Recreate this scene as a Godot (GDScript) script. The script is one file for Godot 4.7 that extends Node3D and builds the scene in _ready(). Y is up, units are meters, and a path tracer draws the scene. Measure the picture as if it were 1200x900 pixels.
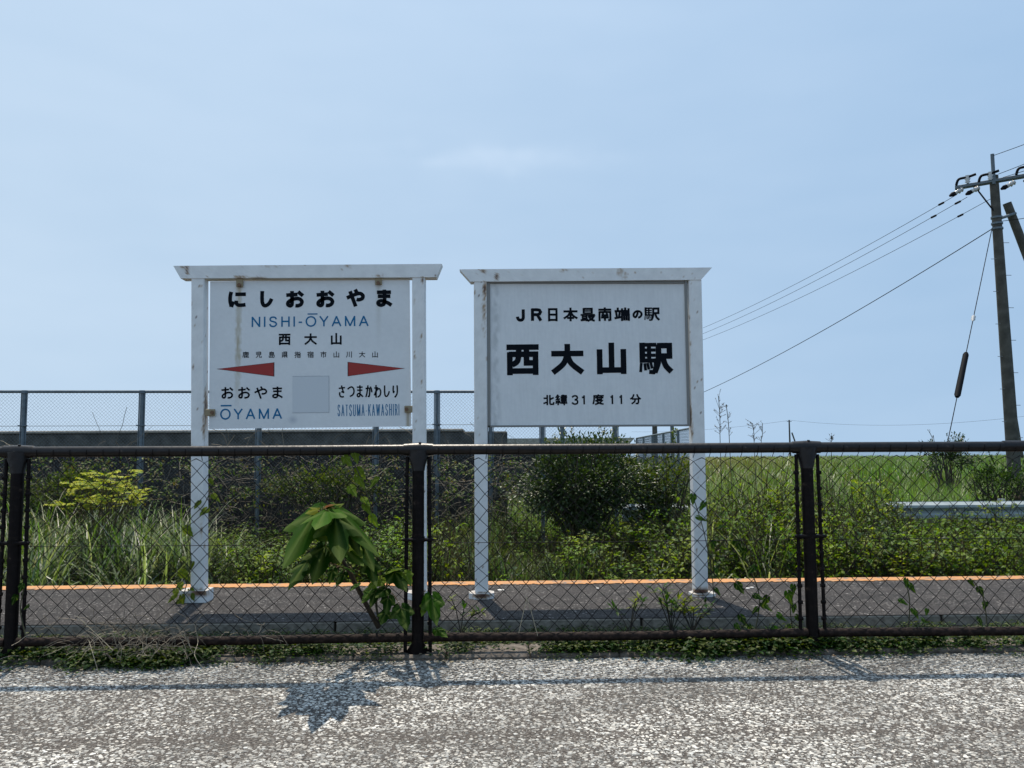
extends Node3D

const EYE := Vector3(0, 1.2, 0)
const FOCAL := 970.0            # of the 1200 x 900 photograph
const FENCE_Z := -4.745
const SIGN_Z := -6.35
const PLATFORM_Y := 0.1
const BACK_GROUND := -0.5

var lens: Basis
var rng := RandomNumberGenerator.new()
var fine := FastNoiseLite.new()
var coarse := FastNoiseLite.new()
var taken := {}
var origins := {}
var M := {}


class Shape:
	var v := PackedVector3Array()
	var n := PackedVector3Array()
	var c := PackedColorArray()
	func tri(a: Vector3, b: Vector3, d: Vector3, na: Vector3, nb: Vector3, nd: Vector3, ca: Color, cb: Color, cd: Color) -> void:
		var g := (d - a).cross(b - a)
		if g.dot(na + nb + nd) >= 0.0:
			v.append(a); v.append(b); v.append(d)
			n.append(na); n.append(nb); n.append(nd)
			c.append(ca); c.append(cb); c.append(cd)
		else:
			v.append(a); v.append(d); v.append(b)
			n.append(na); n.append(nd); n.append(nb)
			c.append(ca); c.append(cd); c.append(cb)
	func flat(a: Vector3, b: Vector3, d: Vector3, col: Color) -> void:
		var g := (d - a).cross(b - a).normalized()
		v.append(a); v.append(b); v.append(d)
		n.append(g); n.append(g); n.append(g)
		c.append(col); c.append(col); c.append(col)
	func quad(a: Vector3, b: Vector3, d: Vector3, e: Vector3, out: Vector3, col := Color.WHITE) -> void:
		var g := (d - a).cross(b - a).normalized()
		if g.dot(out) < 0.0:
			g = -g
		tri(a, b, d, g, g, g, col, col, col)
		tri(a, d, e, g, g, g, col, col, col)
	func box(at: Vector3, size: Vector3, bevel := 0.0, col := Color.WHITE, turn := Basis()) -> void:
		var h := size * 0.5
		var b := minf(bevel, minf(h.x, minf(h.y, h.z)) * 0.9)
		for axis in 3:
			var u := (axis + 1) % 3
			var w := (axis + 2) % 3
			for s in [-1.0, 1.0]:
				var q := []
				for k in [[-1, -1], [1, -1], [1, 1], [-1, 1]]:
					var p := Vector3.ZERO
					p[axis] = s * h[axis]
					p[u] = k[0] * (h[u] - b)
					p[w] = k[1] * (h[w] - b)
					q.append(at + turn * p)
				var o := Vector3.ZERO
				o[axis] = s
				quad(q[0], q[1], q[2], q[3], turn * o, col)
		if b <= 0.0:
			return
		for axis in 3:
			var u := (axis + 1) % 3
			var w := (axis + 2) % 3
			for su in [-1.0, 1.0]:
				for sw in [-1.0, 1.0]:
					var q := []
					for k in [[-1, 0], [1, 0], [1, 1], [-1, 1]]:
						var p := Vector3.ZERO
						p[axis] = k[0] * (h[axis] - b)
						p[u] = su * (h[u] - (b if k[1] else 0.0))
						p[w] = sw * (h[w] - (0.0 if k[1] else b))
						q.append(at + turn * p)
					var o := Vector3.ZERO
					o[u] = su
					o[w] = sw
					quad(q[0], q[1], q[2], q[3], turn * o, col)
		for sx in [-1.0, 1.0]:
			for sy in [-1.0, 1.0]:
				for sz in [-1.0, 1.0]:
					var s := Vector3(sx, sy, sz)
					var a := at + turn * (s * (h - Vector3(0, b, b)))
					var d := at + turn * (s * (h - Vector3(b, 0, b)))
					var e := at + turn * (s * (h - Vector3(b, b, 0)))
					var g := (turn * s).normalized()
					tri(a, d, e, g, g, g, col, col, col)
	func tube(path: Array, radii, sides := 6, col := Color.WHITE, caps := false) -> void:
		var count := path.size()
		var ref := Vector3.UP
		var first: Vector3 = (path[1] - path[0]).normalized()
		if absf(first.y) > 0.9:
			ref = Vector3.RIGHT
		var prev := []
		var prevn := []
		for i in count:
			var t: Vector3 = (path[mini(i + 1, count - 1)] - path[maxi(i - 1, 0)]).normalized()
			var x := ref.cross(t).normalized()
			ref = t.cross(x)
			var r: float = radii if radii is float else radii[i]
			var ring := []
			var rn := []
			for k in sides:
				var a := TAU * k / sides
				var o := x * cos(a) + ref * sin(a)
				ring.append(path[i] + o * r)
				rn.append(o)
			if i > 0:
				for k in sides:
					var j := (k + 1) % sides
					tri(prev[k], prev[j], ring[j], prevn[k], prevn[j], rn[j], col, col, col)
					tri(prev[k], ring[j], ring[k], prevn[k], rn[j], rn[k], col, col, col)
			if caps and (i == 0 or i == count - 1):
				var g := -t if i == 0 else t
				for k in sides:
					tri(path[i], ring[k], ring[(k + 1) % sides], g, g, g, col, col, col)
			prev = ring
			prevn = rn
	func slab(points: Array, z0: float, z1: float, col := Color.WHITE) -> void:   # a convex outline in x, y given depth along z
		var mid := Vector3.ZERO
		for p in points:
			mid += p / points.size()
		for k in points.size():
			var a: Vector3 = points[k]
			var b: Vector3 = points[(k + 1) % points.size()]
			var out := (a + b) * 0.5 - mid
			quad(Vector3(a.x, a.y, z0), Vector3(b.x, b.y, z0), Vector3(b.x, b.y, z1), Vector3(a.x, a.y, z1), out, col)
			if k > 0 and k < points.size() - 1:
				var o: Vector3 = points[0]
				for z in [z0, z1]:
					var g := Vector3(0, 0, 1.0 if z == maxf(z0, z1) else -1.0)
					tri(Vector3(o.x, o.y, z), Vector3(a.x, a.y, z), Vector3(b.x, b.y, z), g, g, g, col, col, col)
	func grid(o: Vector3, u: Vector3, w: Vector3, nu: int, nw: int, out: Vector3, paint: Callable) -> void:
		var g := u.cross(w).normalized()
		if g.dot(out) < 0.0:
			g = -g
		var p := []
		var k := []
		for j in nw + 1:
			for i in nu + 1:
				var q := o + u * (float(i) / nu) + w * (float(j) / nw)
				p.append(q)
				k.append(paint.call(q))
		for j in nw:
			for i in nu:
				var a := j * (nu + 1) + i
				var b := a + nu + 1
				tri(p[a], p[a + 1], p[b + 1], g, g, g, k[a], k[a + 1], k[b + 1])
				tri(p[a], p[b + 1], p[b], g, g, g, k[a], k[b + 1], k[b])
	func blade(base: Vector3, dir: Vector3, length: float, width: float, droop: float, segs: int, col: Color) -> void:
		var side := dir.cross(Vector3.UP)
		if side.length() < 0.01:
			side = Vector3.RIGHT
		side = side.normalized()
		var p := base
		var d := dir.normalized()
		var la := p - side * width * 0.5
		var lb := p + side * width * 0.5
		for i in segs:
			var t := float(i + 1) / segs
			p += d * (length / segs)
			d = (d + Vector3.DOWN * droop / segs).normalized()
			var w := width * (1.0 - pow(t, 2.2)) * 0.5
			var na := p - side * w
			var nb := p + side * w
			var g := side.cross(d).normalized()
			if g.y < 0:
				g = -g
			tri(la, lb, nb, g, g, g, col, col, col)
			if i < segs - 1:
				tri(la, nb, na, g, g, g, col, col, col)
			la = na
			lb = nb
	func leaf(base: Vector3, dir: Vector3, up: Vector3, length: float, width: float, col: Color, fold := 0.12, sag := 0.1) -> void:
		var d := dir.normalized()
		var s := d.cross(up)
		if s.length() < 0.01:
			s = d.cross(Vector3(0.3, 0.2, 0.9))
		s = s.normalized()
		var g := s.cross(d).normalized()
		var m := base + d * length * 0.45
		var l := m - s * width * 0.5 + g * width * fold
		var r := m + s * width * 0.5 + g * width * fold
		var tip := base + d * length - g * length * sag
		for q in [[base, l, m], [base, m, r], [l, tip, m], [m, tip, r]]:
			var f: Vector3 = (q[2] - q[0]).cross(q[1] - q[0]).normalized()
			if f.dot(g) < 0.0:
				f = -f
			tri(q[0], q[1], q[2], f, f, f, col, col, col)
	func mesh(offset := Vector3.ZERO) -> ArrayMesh:
		var a := []
		a.resize(Mesh.ARRAY_MAX)
		var moved := v
		if offset != Vector3.ZERO:
			moved = PackedVector3Array()
			moved.resize(v.size())
			for i in v.size():
				moved[i] = v[i] - offset
		a[Mesh.ARRAY_VERTEX] = moved
		a[Mesh.ARRAY_NORMAL] = n
		a[Mesh.ARRAY_COLOR] = c
		var m := ArrayMesh.new()
		m.add_surface_from_arrays(Mesh.PRIMITIVE_TRIANGLES, a)
		return m


# ---------------------------------------------------------------- placing and naming

func ray(px: float, py: float) -> Vector3:
	return lens * Vector3((px - 600.0) / FOCAL, -(py - 450.0) / FOCAL, -1.0)

func at_z(px: float, py: float, z: float) -> Vector3:
	var r := ray(px, py)
	return EYE + r * (z / r.z)

func at_y(px: float, py: float, y: float) -> Vector3:
	var r := ray(px, py)
	return EYE + r * ((y - EYE.y) / r.y)

func at_d(px: float, py: float, d: float) -> Vector3:
	return EYE + ray(px, py) * d

func column_of(p: Vector3) -> Vector2:
	var q := lens.inverse() * (p - EYE)
	return Vector2(600.0 - FOCAL * q.x / q.z, 450.0 + FOCAL * q.y / q.z)

func numbered(called: String) -> String:
	taken[called] = taken.get(called, -1) + 1
	return called if taken[called] == 0 else "%s_%03d" % [called, taken[called]]

func tag(o: Node, label: String, category: String, group := "") -> Node:
	o.set_meta("label", label)
	o.set_meta("category", category)
	if group:
		o.set_meta("group", group)
	return o

func thing(called: String, label: String, category: String, at := Vector3.ZERO, group := "") -> Node3D:
	var o := Node3D.new()
	o.name = numbered(called)
	add_child(o)
	o.position = at
	origins[o] = at
	tag(o, label, category, group)
	return o

func build(s: Shape, called: String, material: Material, parent: Node = self, kind := "") -> MeshInstance3D:
	var o := MeshInstance3D.new()
	var at: Vector3 = origins.get(parent, Vector3.ZERO)
	o.mesh = s.mesh(at)
	o.mesh.surface_set_material(0, material)
	if parent == self:
		o.name = numbered(called)
	else:
		o.name = called
	parent.add_child(o, true)
	origins[o] = at
	if kind:
		o.set_meta("kind", kind)
	return o

func scatter(called: String, shape: Shape, material: Material, spots: Array, parent: Node = self) -> MultiMeshInstance3D:   # spots: [Transform3D, Color]
	var mm := MultiMesh.new()
	mm.transform_format = MultiMesh.TRANSFORM_3D
	mm.use_colors = true
	mm.mesh = shape.mesh()
	mm.mesh.surface_set_material(0, material)
	mm.instance_count = spots.size()
	for i in spots.size():
		mm.set_instance_transform(i, spots[i][0])
		mm.set_instance_color(i, spots[i][1])
	var o := MultiMeshInstance3D.new()
	o.multimesh = mm
	o.name = numbered(called) if parent == self else called
	parent.add_child(o, true)
	o.set_meta("kind", "stuff")
	return o

func rf(a: float, b: float) -> float:
	return rng.randf_range(a, b)

func tint(c: Color, by: float) -> Color:
	var k := 1.0 + rf(-by, by)
	return Color(c.r * k * (1.0 + rf(-by, by) * 0.35), c.g * k, c.b * k * (1.0 + rf(-by, by) * 0.35))

func curve(points: Array, steps := 6) -> Array:   # Catmull-Rom through 2D or 3D points
	var out := []
	var last := points.size() - 1
	for i in last:
		var a = points[maxi(i - 1, 0)]
		var b = points[i]
		var c = points[i + 1]
		var d = points[mini(i + 2, last)]
		for k in steps:
			out.append(b.cubic_interpolate(c, a, d, float(k) / steps))
	out.append(points[last])
	return out

# ---------------------------------------------------------------- materials

func plain(col: Color, rough := 0.8, metal := 0.0, gloss := 0.5) -> StandardMaterial3D:   # col is linear
	var m := StandardMaterial3D.new()
	m.metallic_specular = gloss
	m.albedo_color = col.linear_to_srgb()
	m.roughness = rough
	m.metallic = metal
	return m

func painted(rough := 0.7) -> StandardMaterial3D:
	var m := StandardMaterial3D.new()
	m.vertex_color_use_as_albedo = true
	m.roughness = rough
	return m

func foliage(rough := 0.55, through := Color(1.0, 1.0, 0.45)) -> StandardMaterial3D:
	var m := painted(rough)
	m.backlight_enabled = true
	m.backlight = through
	m.cull_mode = BaseMaterial3D.CULL_DISABLED
	return m

func speckle(freq: float, stops: Array, size: int, seed_value: int, kind := FastNoiseLite.TYPE_SIMPLEX_SMOOTH, octaves := 4) -> NoiseTexture2D:
	var f := FastNoiseLite.new()
	f.seed = seed_value
	f.noise_type = kind
	f.frequency = freq
	f.fractal_octaves = octaves
	if kind == FastNoiseLite.TYPE_CELLULAR:
		f.cellular_return_type = FastNoiseLite.RETURN_CELL_VALUE
		f.fractal_type = FastNoiseLite.FRACTAL_NONE
	var g := Gradient.new()
	g.offsets = PackedFloat32Array(stops.map(func(s): return s[0]))
	g.colors = PackedColorArray(stops.map(func(s): return (s[1] as Color).linear_to_srgb()))
	var t := NoiseTexture2D.new()
	t.width = size
	t.height = size
	t.seamless = true
	t.noise = f
	t.color_ramp = g
	return t

func rough_normal(freq: float, size: int, seed_value: int, strength: float) -> NoiseTexture2D:
	var f := FastNoiseLite.new()
	f.seed = seed_value
	f.frequency = freq
	f.fractal_octaves = 4
	var t := NoiseTexture2D.new()
	t.width = size
	t.height = size
	t.seamless = true
	t.noise = f
	t.as_normal_map = true
	t.bump_strength = strength
	return t

func stony(texture: Texture2D, bumps: Texture2D, scale_by: float, depth := 0.6, rough := 0.9) -> StandardMaterial3D:
	var m := StandardMaterial3D.new()
	m.albedo_texture = texture
	m.roughness = rough
	m.uv1_triplanar = true
	m.uv1_world_triplanar = true
	m.uv1_scale = Vector3.ONE * scale_by
	if bumps:
		m.normal_enabled = true
		m.normal_texture = bumps
		m.normal_scale = depth
	return m

func make_materials() -> void:
	M.paving = stony(speckle(0.055, [[0.0, Color(0.035, 0.029, 0.024)], [0.40, Color(0.07, 0.059, 0.050)], [0.62, Color(0.12, 0.105, 0.092)], [1.0, Color(0.30, 0.275, 0.245)]], 1024, 3, FastNoiseLite.TYPE_SIMPLEX_SMOOTH, 5), rough_normal(0.1, 512, 5, 10.0), 1.0, 1.0)
	M.pebble = painted(0.75)
	M.asphalt = stony(speckle(0.085, [[0.0, Color(0.02, 0.017, 0.016)], [0.40, Color(0.042, 0.036, 0.034)], [0.62, Color(0.075, 0.066, 0.062)], [0.8, Color(0.14, 0.125, 0.118)], [1.0, Color(0.26, 0.24, 0.225)]], 1024, 8, FastNoiseLite.TYPE_SIMPLEX_SMOOTH, 5), rough_normal(0.2, 512, 9, 12.0), 0.7, 1.0)
	M.asphalt.vertex_color_use_as_albedo = true
	M.concrete = stony(speckle(0.02, [[0.0, Color(0.22, 0.20, 0.17)], [0.5, Color(0.36, 0.335, 0.29)], [1.0, Color(0.5, 0.47, 0.42)]], 512, 11, FastNoiseLite.TYPE_SIMPLEX_SMOOTH, 6), rough_normal(0.05, 512, 12, 4.0), 1.3, 0.4)
	M.kerb = stony(speckle(0.02, [[0.0, Color(0.12, 0.105, 0.085)], [0.5, Color(0.22, 0.20, 0.165)], [1.0, Color(0.34, 0.31, 0.26)]], 512, 14, FastNoiseLite.TYPE_SIMPLEX_SMOOTH, 6), rough_normal(0.05, 512, 12, 4.0), 1.3, 0.5)
	M.stained = stony(speckle(0.02, [[0.0, Color(0.05, 0.04, 0.031)], [0.5, Color(0.11, 0.092, 0.075)], [1.0, Color(0.23, 0.195, 0.165)]], 512, 21, FastNoiseLite.TYPE_SIMPLEX_SMOOTH, 6), rough_normal(0.05, 512, 22, 6.0), 1.5, 0.6)
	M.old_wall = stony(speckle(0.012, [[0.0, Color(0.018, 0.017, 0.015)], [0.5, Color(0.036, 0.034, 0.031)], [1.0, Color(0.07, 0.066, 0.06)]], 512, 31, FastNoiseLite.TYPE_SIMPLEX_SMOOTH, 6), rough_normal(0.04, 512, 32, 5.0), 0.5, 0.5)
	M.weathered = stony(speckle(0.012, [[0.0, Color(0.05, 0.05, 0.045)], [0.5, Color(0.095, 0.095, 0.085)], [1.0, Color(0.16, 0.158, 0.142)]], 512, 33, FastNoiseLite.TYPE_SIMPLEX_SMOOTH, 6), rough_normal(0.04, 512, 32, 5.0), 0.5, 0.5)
	M.soil = stony(speckle(0.05, [[0.0, Color(0.025, 0.02, 0.014)], [0.5, Color(0.055, 0.045, 0.03)], [1.0, Color(0.11, 0.09, 0.06)]], 512, 41, FastNoiseLite.TYPE_SIMPLEX_SMOOTH, 5), rough_normal(0.08, 512, 42, 8.0), 0.9, 0.8, 1.0)
	M.field_soil = stony(speckle(0.03, [[0.0, Color(0.035, 0.05, 0.015)], [0.5, Color(0.06, 0.085, 0.022)], [1.0, Color(0.10, 0.11, 0.04)]], 512, 43, FastNoiseLite.TYPE_SIMPLEX_SMOOTH, 5), null, 0.1, 0.5, 1.0)
	M.pole = stony(speckle(0.02, [[0.0, Color(0.045, 0.042, 0.036)], [0.5, Color(0.075, 0.07, 0.06)], [1.0, Color(0.12, 0.112, 0.10)]], 256, 51), null, 0.6, 0.5, 0.9)
	M.iron = stony(speckle(0.02, [[0.0, Color(0.006, 0.005, 0.005)], [0.6, Color(0.009, 0.007, 0.0075)], [0.8, Color(0.016, 0.012, 0.011)], [0.9, Color(0.045, 0.032, 0.025)], [1.0, Color(0.10, 0.075, 0.06)]], 512, 61, FastNoiseLite.TYPE_SIMPLEX_SMOOTH, 6), rough_normal(0.06, 256, 62, 2.0), 1.7, 0.25, 0.42)
	M.rusty_iron = stony(speckle(0.025, [[0.0, Color(0.010, 0.007, 0.006)], [0.5, Color(0.017, 0.011, 0.009)], [0.75, Color(0.035, 0.022, 0.018)], [1.0, Color(0.08, 0.055, 0.045)]], 512, 63, FastNoiseLite.TYPE_SIMPLEX_SMOOTH, 6), rough_normal(0.06, 256, 64, 4.0), 1.7, 0.4, 0.7)
	M.rusty_iron.metallic_specular = 0.25
	M.iron.metallic_specular = 0.2
	M.rail = M.iron.duplicate()
	M.rail.metallic_specular = 0.42
	M.rail.roughness = 0.38
	M.wire = plain(Color(0.010, 0.008, 0.008), 0.55, 0.0, 0.3)
	M.galvanised = stony(speckle(0.03, [[0.0, Color(0.075, 0.095, 0.115)], [0.5, Color(0.11, 0.14, 0.165)], [1.0, Color(0.16, 0.195, 0.22)]], 256, 71), null, 0.9, 0.3, 0.55)
	M.grey_wire = plain(Color(0.13, 0.155, 0.18), 0.6)
	M.paint = painted(0.5)
	M.board = painted(0.42)
	M.black_ink = plain(Color(0.006, 0.008, 0.012), 0.6, 0.0, 0.15)
	M.blue_ink = plain(Color(0.014, 0.15, 0.31), 0.6, 0.0, 0.2)
	M.red_ink = plain(Color(0.36, 0.055, 0.05), 0.6, 0.0, 0.2)
	M.dark_red = plain(Color(0.06, 0.012, 0.014), 0.55)
	M.patch = plain(Color(0.62, 0.65, 0.675), 0.5)
	M.steel = plain(Color(0.22, 0.22, 0.21), 0.5, 0.2)
	M.bolt = painted(0.7)
	M.rail_white = stony(speckle(0.02, [[0.0, Color(0.20, 0.24, 0.25)], [0.5, Color(0.30, 0.345, 0.355)], [1.0, Color(0.40, 0.44, 0.44)]], 256, 81), null, 0.8, 0.3, 0.45)
	M.porcelain = plain(Color(0.5, 0.5, 0.5), 0.25)
	M.cable = plain(Color(0.010, 0.011, 0.014), 0.7, 0.0, 0.2)
	M.line = painted(0.7)
	M.leaf = foliage(0.5)
	M.leaf.metallic_specular = 0.35
	M.matt_leaf = foliage(0.6, Color(1.0, 1.0, 0.4))
	M.matt_leaf.metallic_specular = 0.14
	M.grass = foliage(0.42, Color(0.95, 1.0, 0.72))
	M.glossy = foliage(0.42, Color(0.7, 0.75, 0.3))
	M.dry = painted(0.9)
	M.sea = plain(Color(0.035, 0.07, 0.10), 0.18)

# ---------------------------------------------------------------- lettering

const STROKES := {
	"に": "~19,7 14,30 13,62 20,95|20,94 29,68|44,22 93,22|~46,60 46,76 56,86 76,87 95,84",
	"し": "~24,5 23,45 26,74 38,89 58,87 77,72 90,50",
	"お": "6,29 62,25|~35,5 35,45 35,72 33,86 24,91 12,84 14,70 32,57 58,49 80,53 91,68 84,84 68,91 54,90|72,12 94,31",
	"や": "~5,50 30,38 60,26 80,25 93,38 88,54 70,61 58,58|52,4 62,22|24,14 52,96",
	"ま": "12,18 88,18|17,41 84,41|~52,3 53,40 53,70 48,86 32,92 16,86 16,74 32,67 54,72 74,80 94,93",
	"さ": "8,27 90,21|~44,4 54,26 66,48 78,60|78,60 44,52|~20,56 18,74 30,88 54,93 78,89",
	"つ": "~3,34 30,22 62,16 86,27 95,48 86,69 64,82 34,88",
	"か": "~5,30 40,26 60,28 65,46 61,74 54,90 36,86|~40,4 32,40 22,70 9,94|~74,14 88,34 96,58",
	"わ": "28,4 28,97|6,25 44,23 5,80|~24,56 48,36 72,30 90,42 94,60 84,80 60,92 48,92",
	"り": "~22,7 18,35 22,60 32,48|~74,5 78,36 74,66 60,84 38,97",
	"の": "~53,16 48,50 34,80 22,86 8,70 10,44 28,21 54,12 80,21 95,46 88,70 72,86 56,91",
	"西": "3,11 97,11|10,34 90,34 90,98|10,30 10,98|10,88 90,88|~38,12 37,42 32,58 17,68|62,12 62,62 86,62",
	"大": "4,34 96,34|~50,3 49,34 38,66 5,95|~50,38 62,66 96,95",
	"山": "50,3 50,88|11,24 11,98|89,24 89,98|11,88 89,88",
	"駅": "9,3 9,62|9,7 50,7@0.7|30,7 30,58@0.75|9,24 47,24@0.6|9,41 47,41@0.6|9,58 51,58 49,86 43,96 32,95@0.75|5,69 3,92@0.5|16,70 18,87@0.5|25,69 28,84@0.5|35,67 38,81@0.5|58,10 93,10 93,44 58,44|~59,6 59,44 56,70 46,97|~72,46 80,74 98,95",
	"日": "18,4 18,98|18,9 82,9 82,98|18,50 82,50|18,90 82,90",
	"本": "5,28 95,28|50,3 50,98|~48,30 34,58 4,80|~52,30 66,58 96,80|29,76 71,76",
	"最": "22,4 22,42|22,8 78,8 78,42|22,24 78,24@0.7|22,40 78,40@0.7|3,53 97,53@0.85|14,53 14,92@0.8|42,53 42,98@0.8|14,66 42,66@0.65|14,78 42,78@0.65|3,92 50,88|53,66 90,66 78,84 50,98|~58,68 72,86 97,98",
	"南": "5,16 95,16|50,2 50,34|10,34 90,34 90,92 76,95|10,32 10,99|34,44 40,56|66,44 60,56|26,58 74,58|24,74 76,74|50,58 50,96",
	"端": "22,3 22,26|3,27 41,27|11,37 15,68|34,37 30,70|2,80 43,71|71,3 71,27|50,9 50,26 93,26 93,9|45,40 98,40|72,40 67,54|49,52 49,98|49,55 94,55 94,97|64,56 64,94|79,56 79,94",
	"北": "4,33 35,33|35,4 35,98|2,83 35,70|60,4 60,84 66,92 91,92 95,74|60,46 93,29",
	"緯": "20,3 6,24 22,28|31,15 8,46 37,42|21,44 21,98|8,60 4,84|32,58 37,80|50,12 91,12 91,24|66,3 62,24|43,25 98,25|52,37 90,37 90,52 52,52 52,35|48,63 95,63|56,63 56,79|43,80 98,80|74,54 74,99",
	"度": "50,2 50,14|7,14 96,14|~12,14 12,50 3,96|24,32 93,32|40,22 40,50 76,50 76,22|24,62 82,62 66,82 22,98|~34,64 56,86 96,97",
	"分": "~36,4 26,32 4,52|~62,4 74,32 96,52|22,50 77,50 75,80 69,95 54,93|~46,50 42,74 15,97",
	"鹿": "50,2 50,14|9,14 95,14|~13,14 12,56 3,94|22,28 91,28 91,50 22,50|42,16 42,50|66,16 66,50|30,60 30,94 50,88|30,75 51,70|62,60 62,92 95,92 95,82|62,77 91,66",
	"児": "14,6 14,52|34,5 34,52|34,8 83,8 83,52|34,28 83,28|34,50 83,50|~36,54 34,76 7,97|62,52 62,91 94,91 95,77",
	"島": "48,1 42,12|20,12 79,12 79,43|20,10 20,58|20,27 79,27|20,42 79,42|20,57 91,57 89,90 80,97 70,96|11,67 11,92 63,92|37,62 37,92|63,67 63,92",
	"県": "36,6 85,6 85,57 36,57 36,3|36,22 85,22|36,39 85,39|14,12 14,71 96,71|50,71 50,99|28,79 9,94|70,79 93,94",
	"指": "3,24 41,24|24,3 24,88 18,97 9,95|2,65 41,50|50,5 50,40 93,40 95,29|91,10 52,24|52,50 52,99|52,53 91,53 91,99|52,72 91,72|52,93 91,93",
	"宿": "50,1 50,12|8,29 8,14 92,14 92,29|29,28 5,58|18,46 18,99|36,34 97,34|63,34 58,51|42,50 42,99|42,53 91,53 91,99|42,72 91,72|42,93 91,93",
	"市": "50,2 50,20|5,20 95,20|18,36 18,88|18,38 83,38 83,82 70,84|50,20 50,99",
	"J": "~84,3 84,60 82,80 66,95 36,95 18,82 14,66",
	"R": "14,2 14,98|14,8 60,8 82,12 92,28 82,44 62,50 14,50|60,50 92,98",
	"3": "~8,22 26,8 54,4 80,10 88,26 76,42 46,48|~46,48 80,54 92,72 82,90 52,97 22,92 6,78",
	"1": "14,24 56,16 58,3|58,2 58,98",
	"N": "9,2 9,98|9,4 91,96|91,2 91,98",
	"I": "50,2 50,98",
	"S": "~88,26 76,9 50,4 24,9 13,26 24,42 50,49 78,57 90,74 76,91 50,97 22,91 8,72",
	"H": "10,2 10,98|90,2 90,98|10,48 90,48",
	"-": "5,58 95,58",
	"O": "~50,3 22,12 5,36 5,64 22,88 50,97 78,88 95,64 95,36 78,12 50,3",
	"Y": "4,2 50,56|96,2 50,56|50,54 50,98",
	"A": "4,98 50,3|96,98 50,3|20,66 80,66",
	"M": "8,2 8,98|8,4 50,96|92,4 50,96|92,2 92,98",
	"T": "3,6 97,6|50,6 50,98",
	"U": "~9,2 9,60 14,84 34,96 66,96 86,84 91,60 91,2",
	"K": "10,2 10,98|90,2 10,62|38,42 92,98",
	"W": "4,2 27,98|27,98 50,4|50,4 73,98|73,98 96,2",
	"川": "~18,6 18,60 5,97|50,8 50,88|85,4 85,99",
}

class Face:      # a flat board in the world that writing is laid out on, in units of the photograph's pixels
	var o: Vector3
	var u: Vector3
	var w: Vector3
	var g: Vector3
	var left: float
	var top: float
	func put(x: float, y: float, z: float) -> Vector3:
		return o + u * (x - left) + w * (y - top) + g * z

func stroke(s: Shape, f: Face, pts: Array, th: float, z: float) -> void:
	var l := []
	var r := []
	for i in pts.size():
		var a: Vector2 = (pts[i] - pts[i - 1]).normalized() if i > 0 else (pts[1] - pts[0]).normalized()
		var b: Vector2 = (pts[i + 1] - pts[i]).normalized() if i < pts.size() - 1 else a
		var na := Vector2(-a.y, a.x)
		var m := (na + Vector2(-b.y, b.x)).normalized()
		var k := th * 0.5 / maxf(m.dot(na), 0.45)
		l.append(f.put(pts[i].x + m.x * k, pts[i].y + m.y * k, z))
		r.append(f.put(pts[i].x - m.x * k, pts[i].y - m.y * k, z))
	for i in pts.size() - 1:
		s.quad(l[i], l[i + 1], r[i + 1], r[i], f.g)

func glyph(s: Shape, f: Face, letter: String, x0: float, y0: float, x1: float, y1: float, th: float) -> void:
	var z := 0.0015
	var inset := th * 0.5
	for whole: String in STROKES[letter].split("|"):
		var bits := whole.split("@")
		var part := bits[0]
		var thick := th * (float(bits[1]) if bits.size() > 1 else 1.0)
		var smooth := part.begins_with("~")
		var pts := []
		for pair in part.trim_prefix("~").split(" "):
			var q := pair.split(",")
			pts.append(Vector2(lerpf(x0 + inset, x1 - inset, (float(q[0]) - 3.0) / 94.0), lerpf(y0 + inset, y1 - inset, (float(q[1]) - 3.0) / 95.0)))
		if smooth:
			pts = curve(pts, 6)
		elif pts.size() >= 2:
			var e := (pts[0] - pts[1] as Vector2).normalized() * inset * 0.35
			pts[0] += e
			var k := pts.size() - 1
			pts[k] += (pts[k] - pts[k - 1] as Vector2).normalized() * inset * 0.35
		stroke(s, f, pts, thick, z)
		z += 0.00005

func write(f: Face, parent: Node, letters: String, boxes: Array, th: float, ink: Material = null) -> void:
	for i in letters.length():
		var s := Shape.new()
		var b: Array = boxes[i]
		glyph(s, f, letters[i], b[0], b[1], b[2], b[3], th)
		build(s, "character", ink if ink else M.black_ink, parent)

const WIDTHS := {"I": 0.14, "-": 0.34, "N": 0.72, "S": 0.68, "H": 0.72, "O": 0.80, "Y": 0.70, "A": 0.74, "M": 0.86, "T": 0.64, "U": 0.70, "K": 0.70, "W": 0.98, "R": 0.70}

func latin(f: Face, parent: Node, text: String, x0: float, x1: float, y0: float, y1: float, ink: Material, th: float, gap: float, tilt: float) -> void:
	var total := -gap
	for ch in text:
		total += WIDTHS[ch] + gap
	var x := 0.0
	for ch in text:
		var w: float = WIDTHS[ch]
		var a := lerpf(x0, x1, x / total)
		var b := lerpf(x0, x1, (x + w) / total)
		var dy := tilt * (a - x0)
		write(f, parent, ch, [[a, y0 + dy, b, y1 + dy]], th, ink)
		x += w + gap

func bar(f: Face, parent: Node, x0: float, y0: float, x1: float, y1: float, material: Material, called: String, z := 0.0016) -> void:
	var s := Shape.new()
	s.quad(f.put(x0, y0, z), f.put(x1, y0, z), f.put(x1, y1, z), f.put(x0, y1, z), f.g)
	build(s, called, material, parent)

func face_of(tl: Vector2, tr: Vector2, bl: Vector2, z: float) -> Face:
	var f := Face.new()
	f.o = at_z(tl.x, tl.y, z)
	var a := at_z(tr.x, tr.y, z) - f.o
	var b := at_z(bl.x, bl.y, z) - f.o
	f.g = Vector3(0, 0, 1)
	f.u = a / (tr.x - tl.x)
	f.w = b / (bl.y - tl.y)
	f.left = tl.x
	f.top = tl.y
	return f

# ---------------------------------------------------------------- weathered white paint

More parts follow.
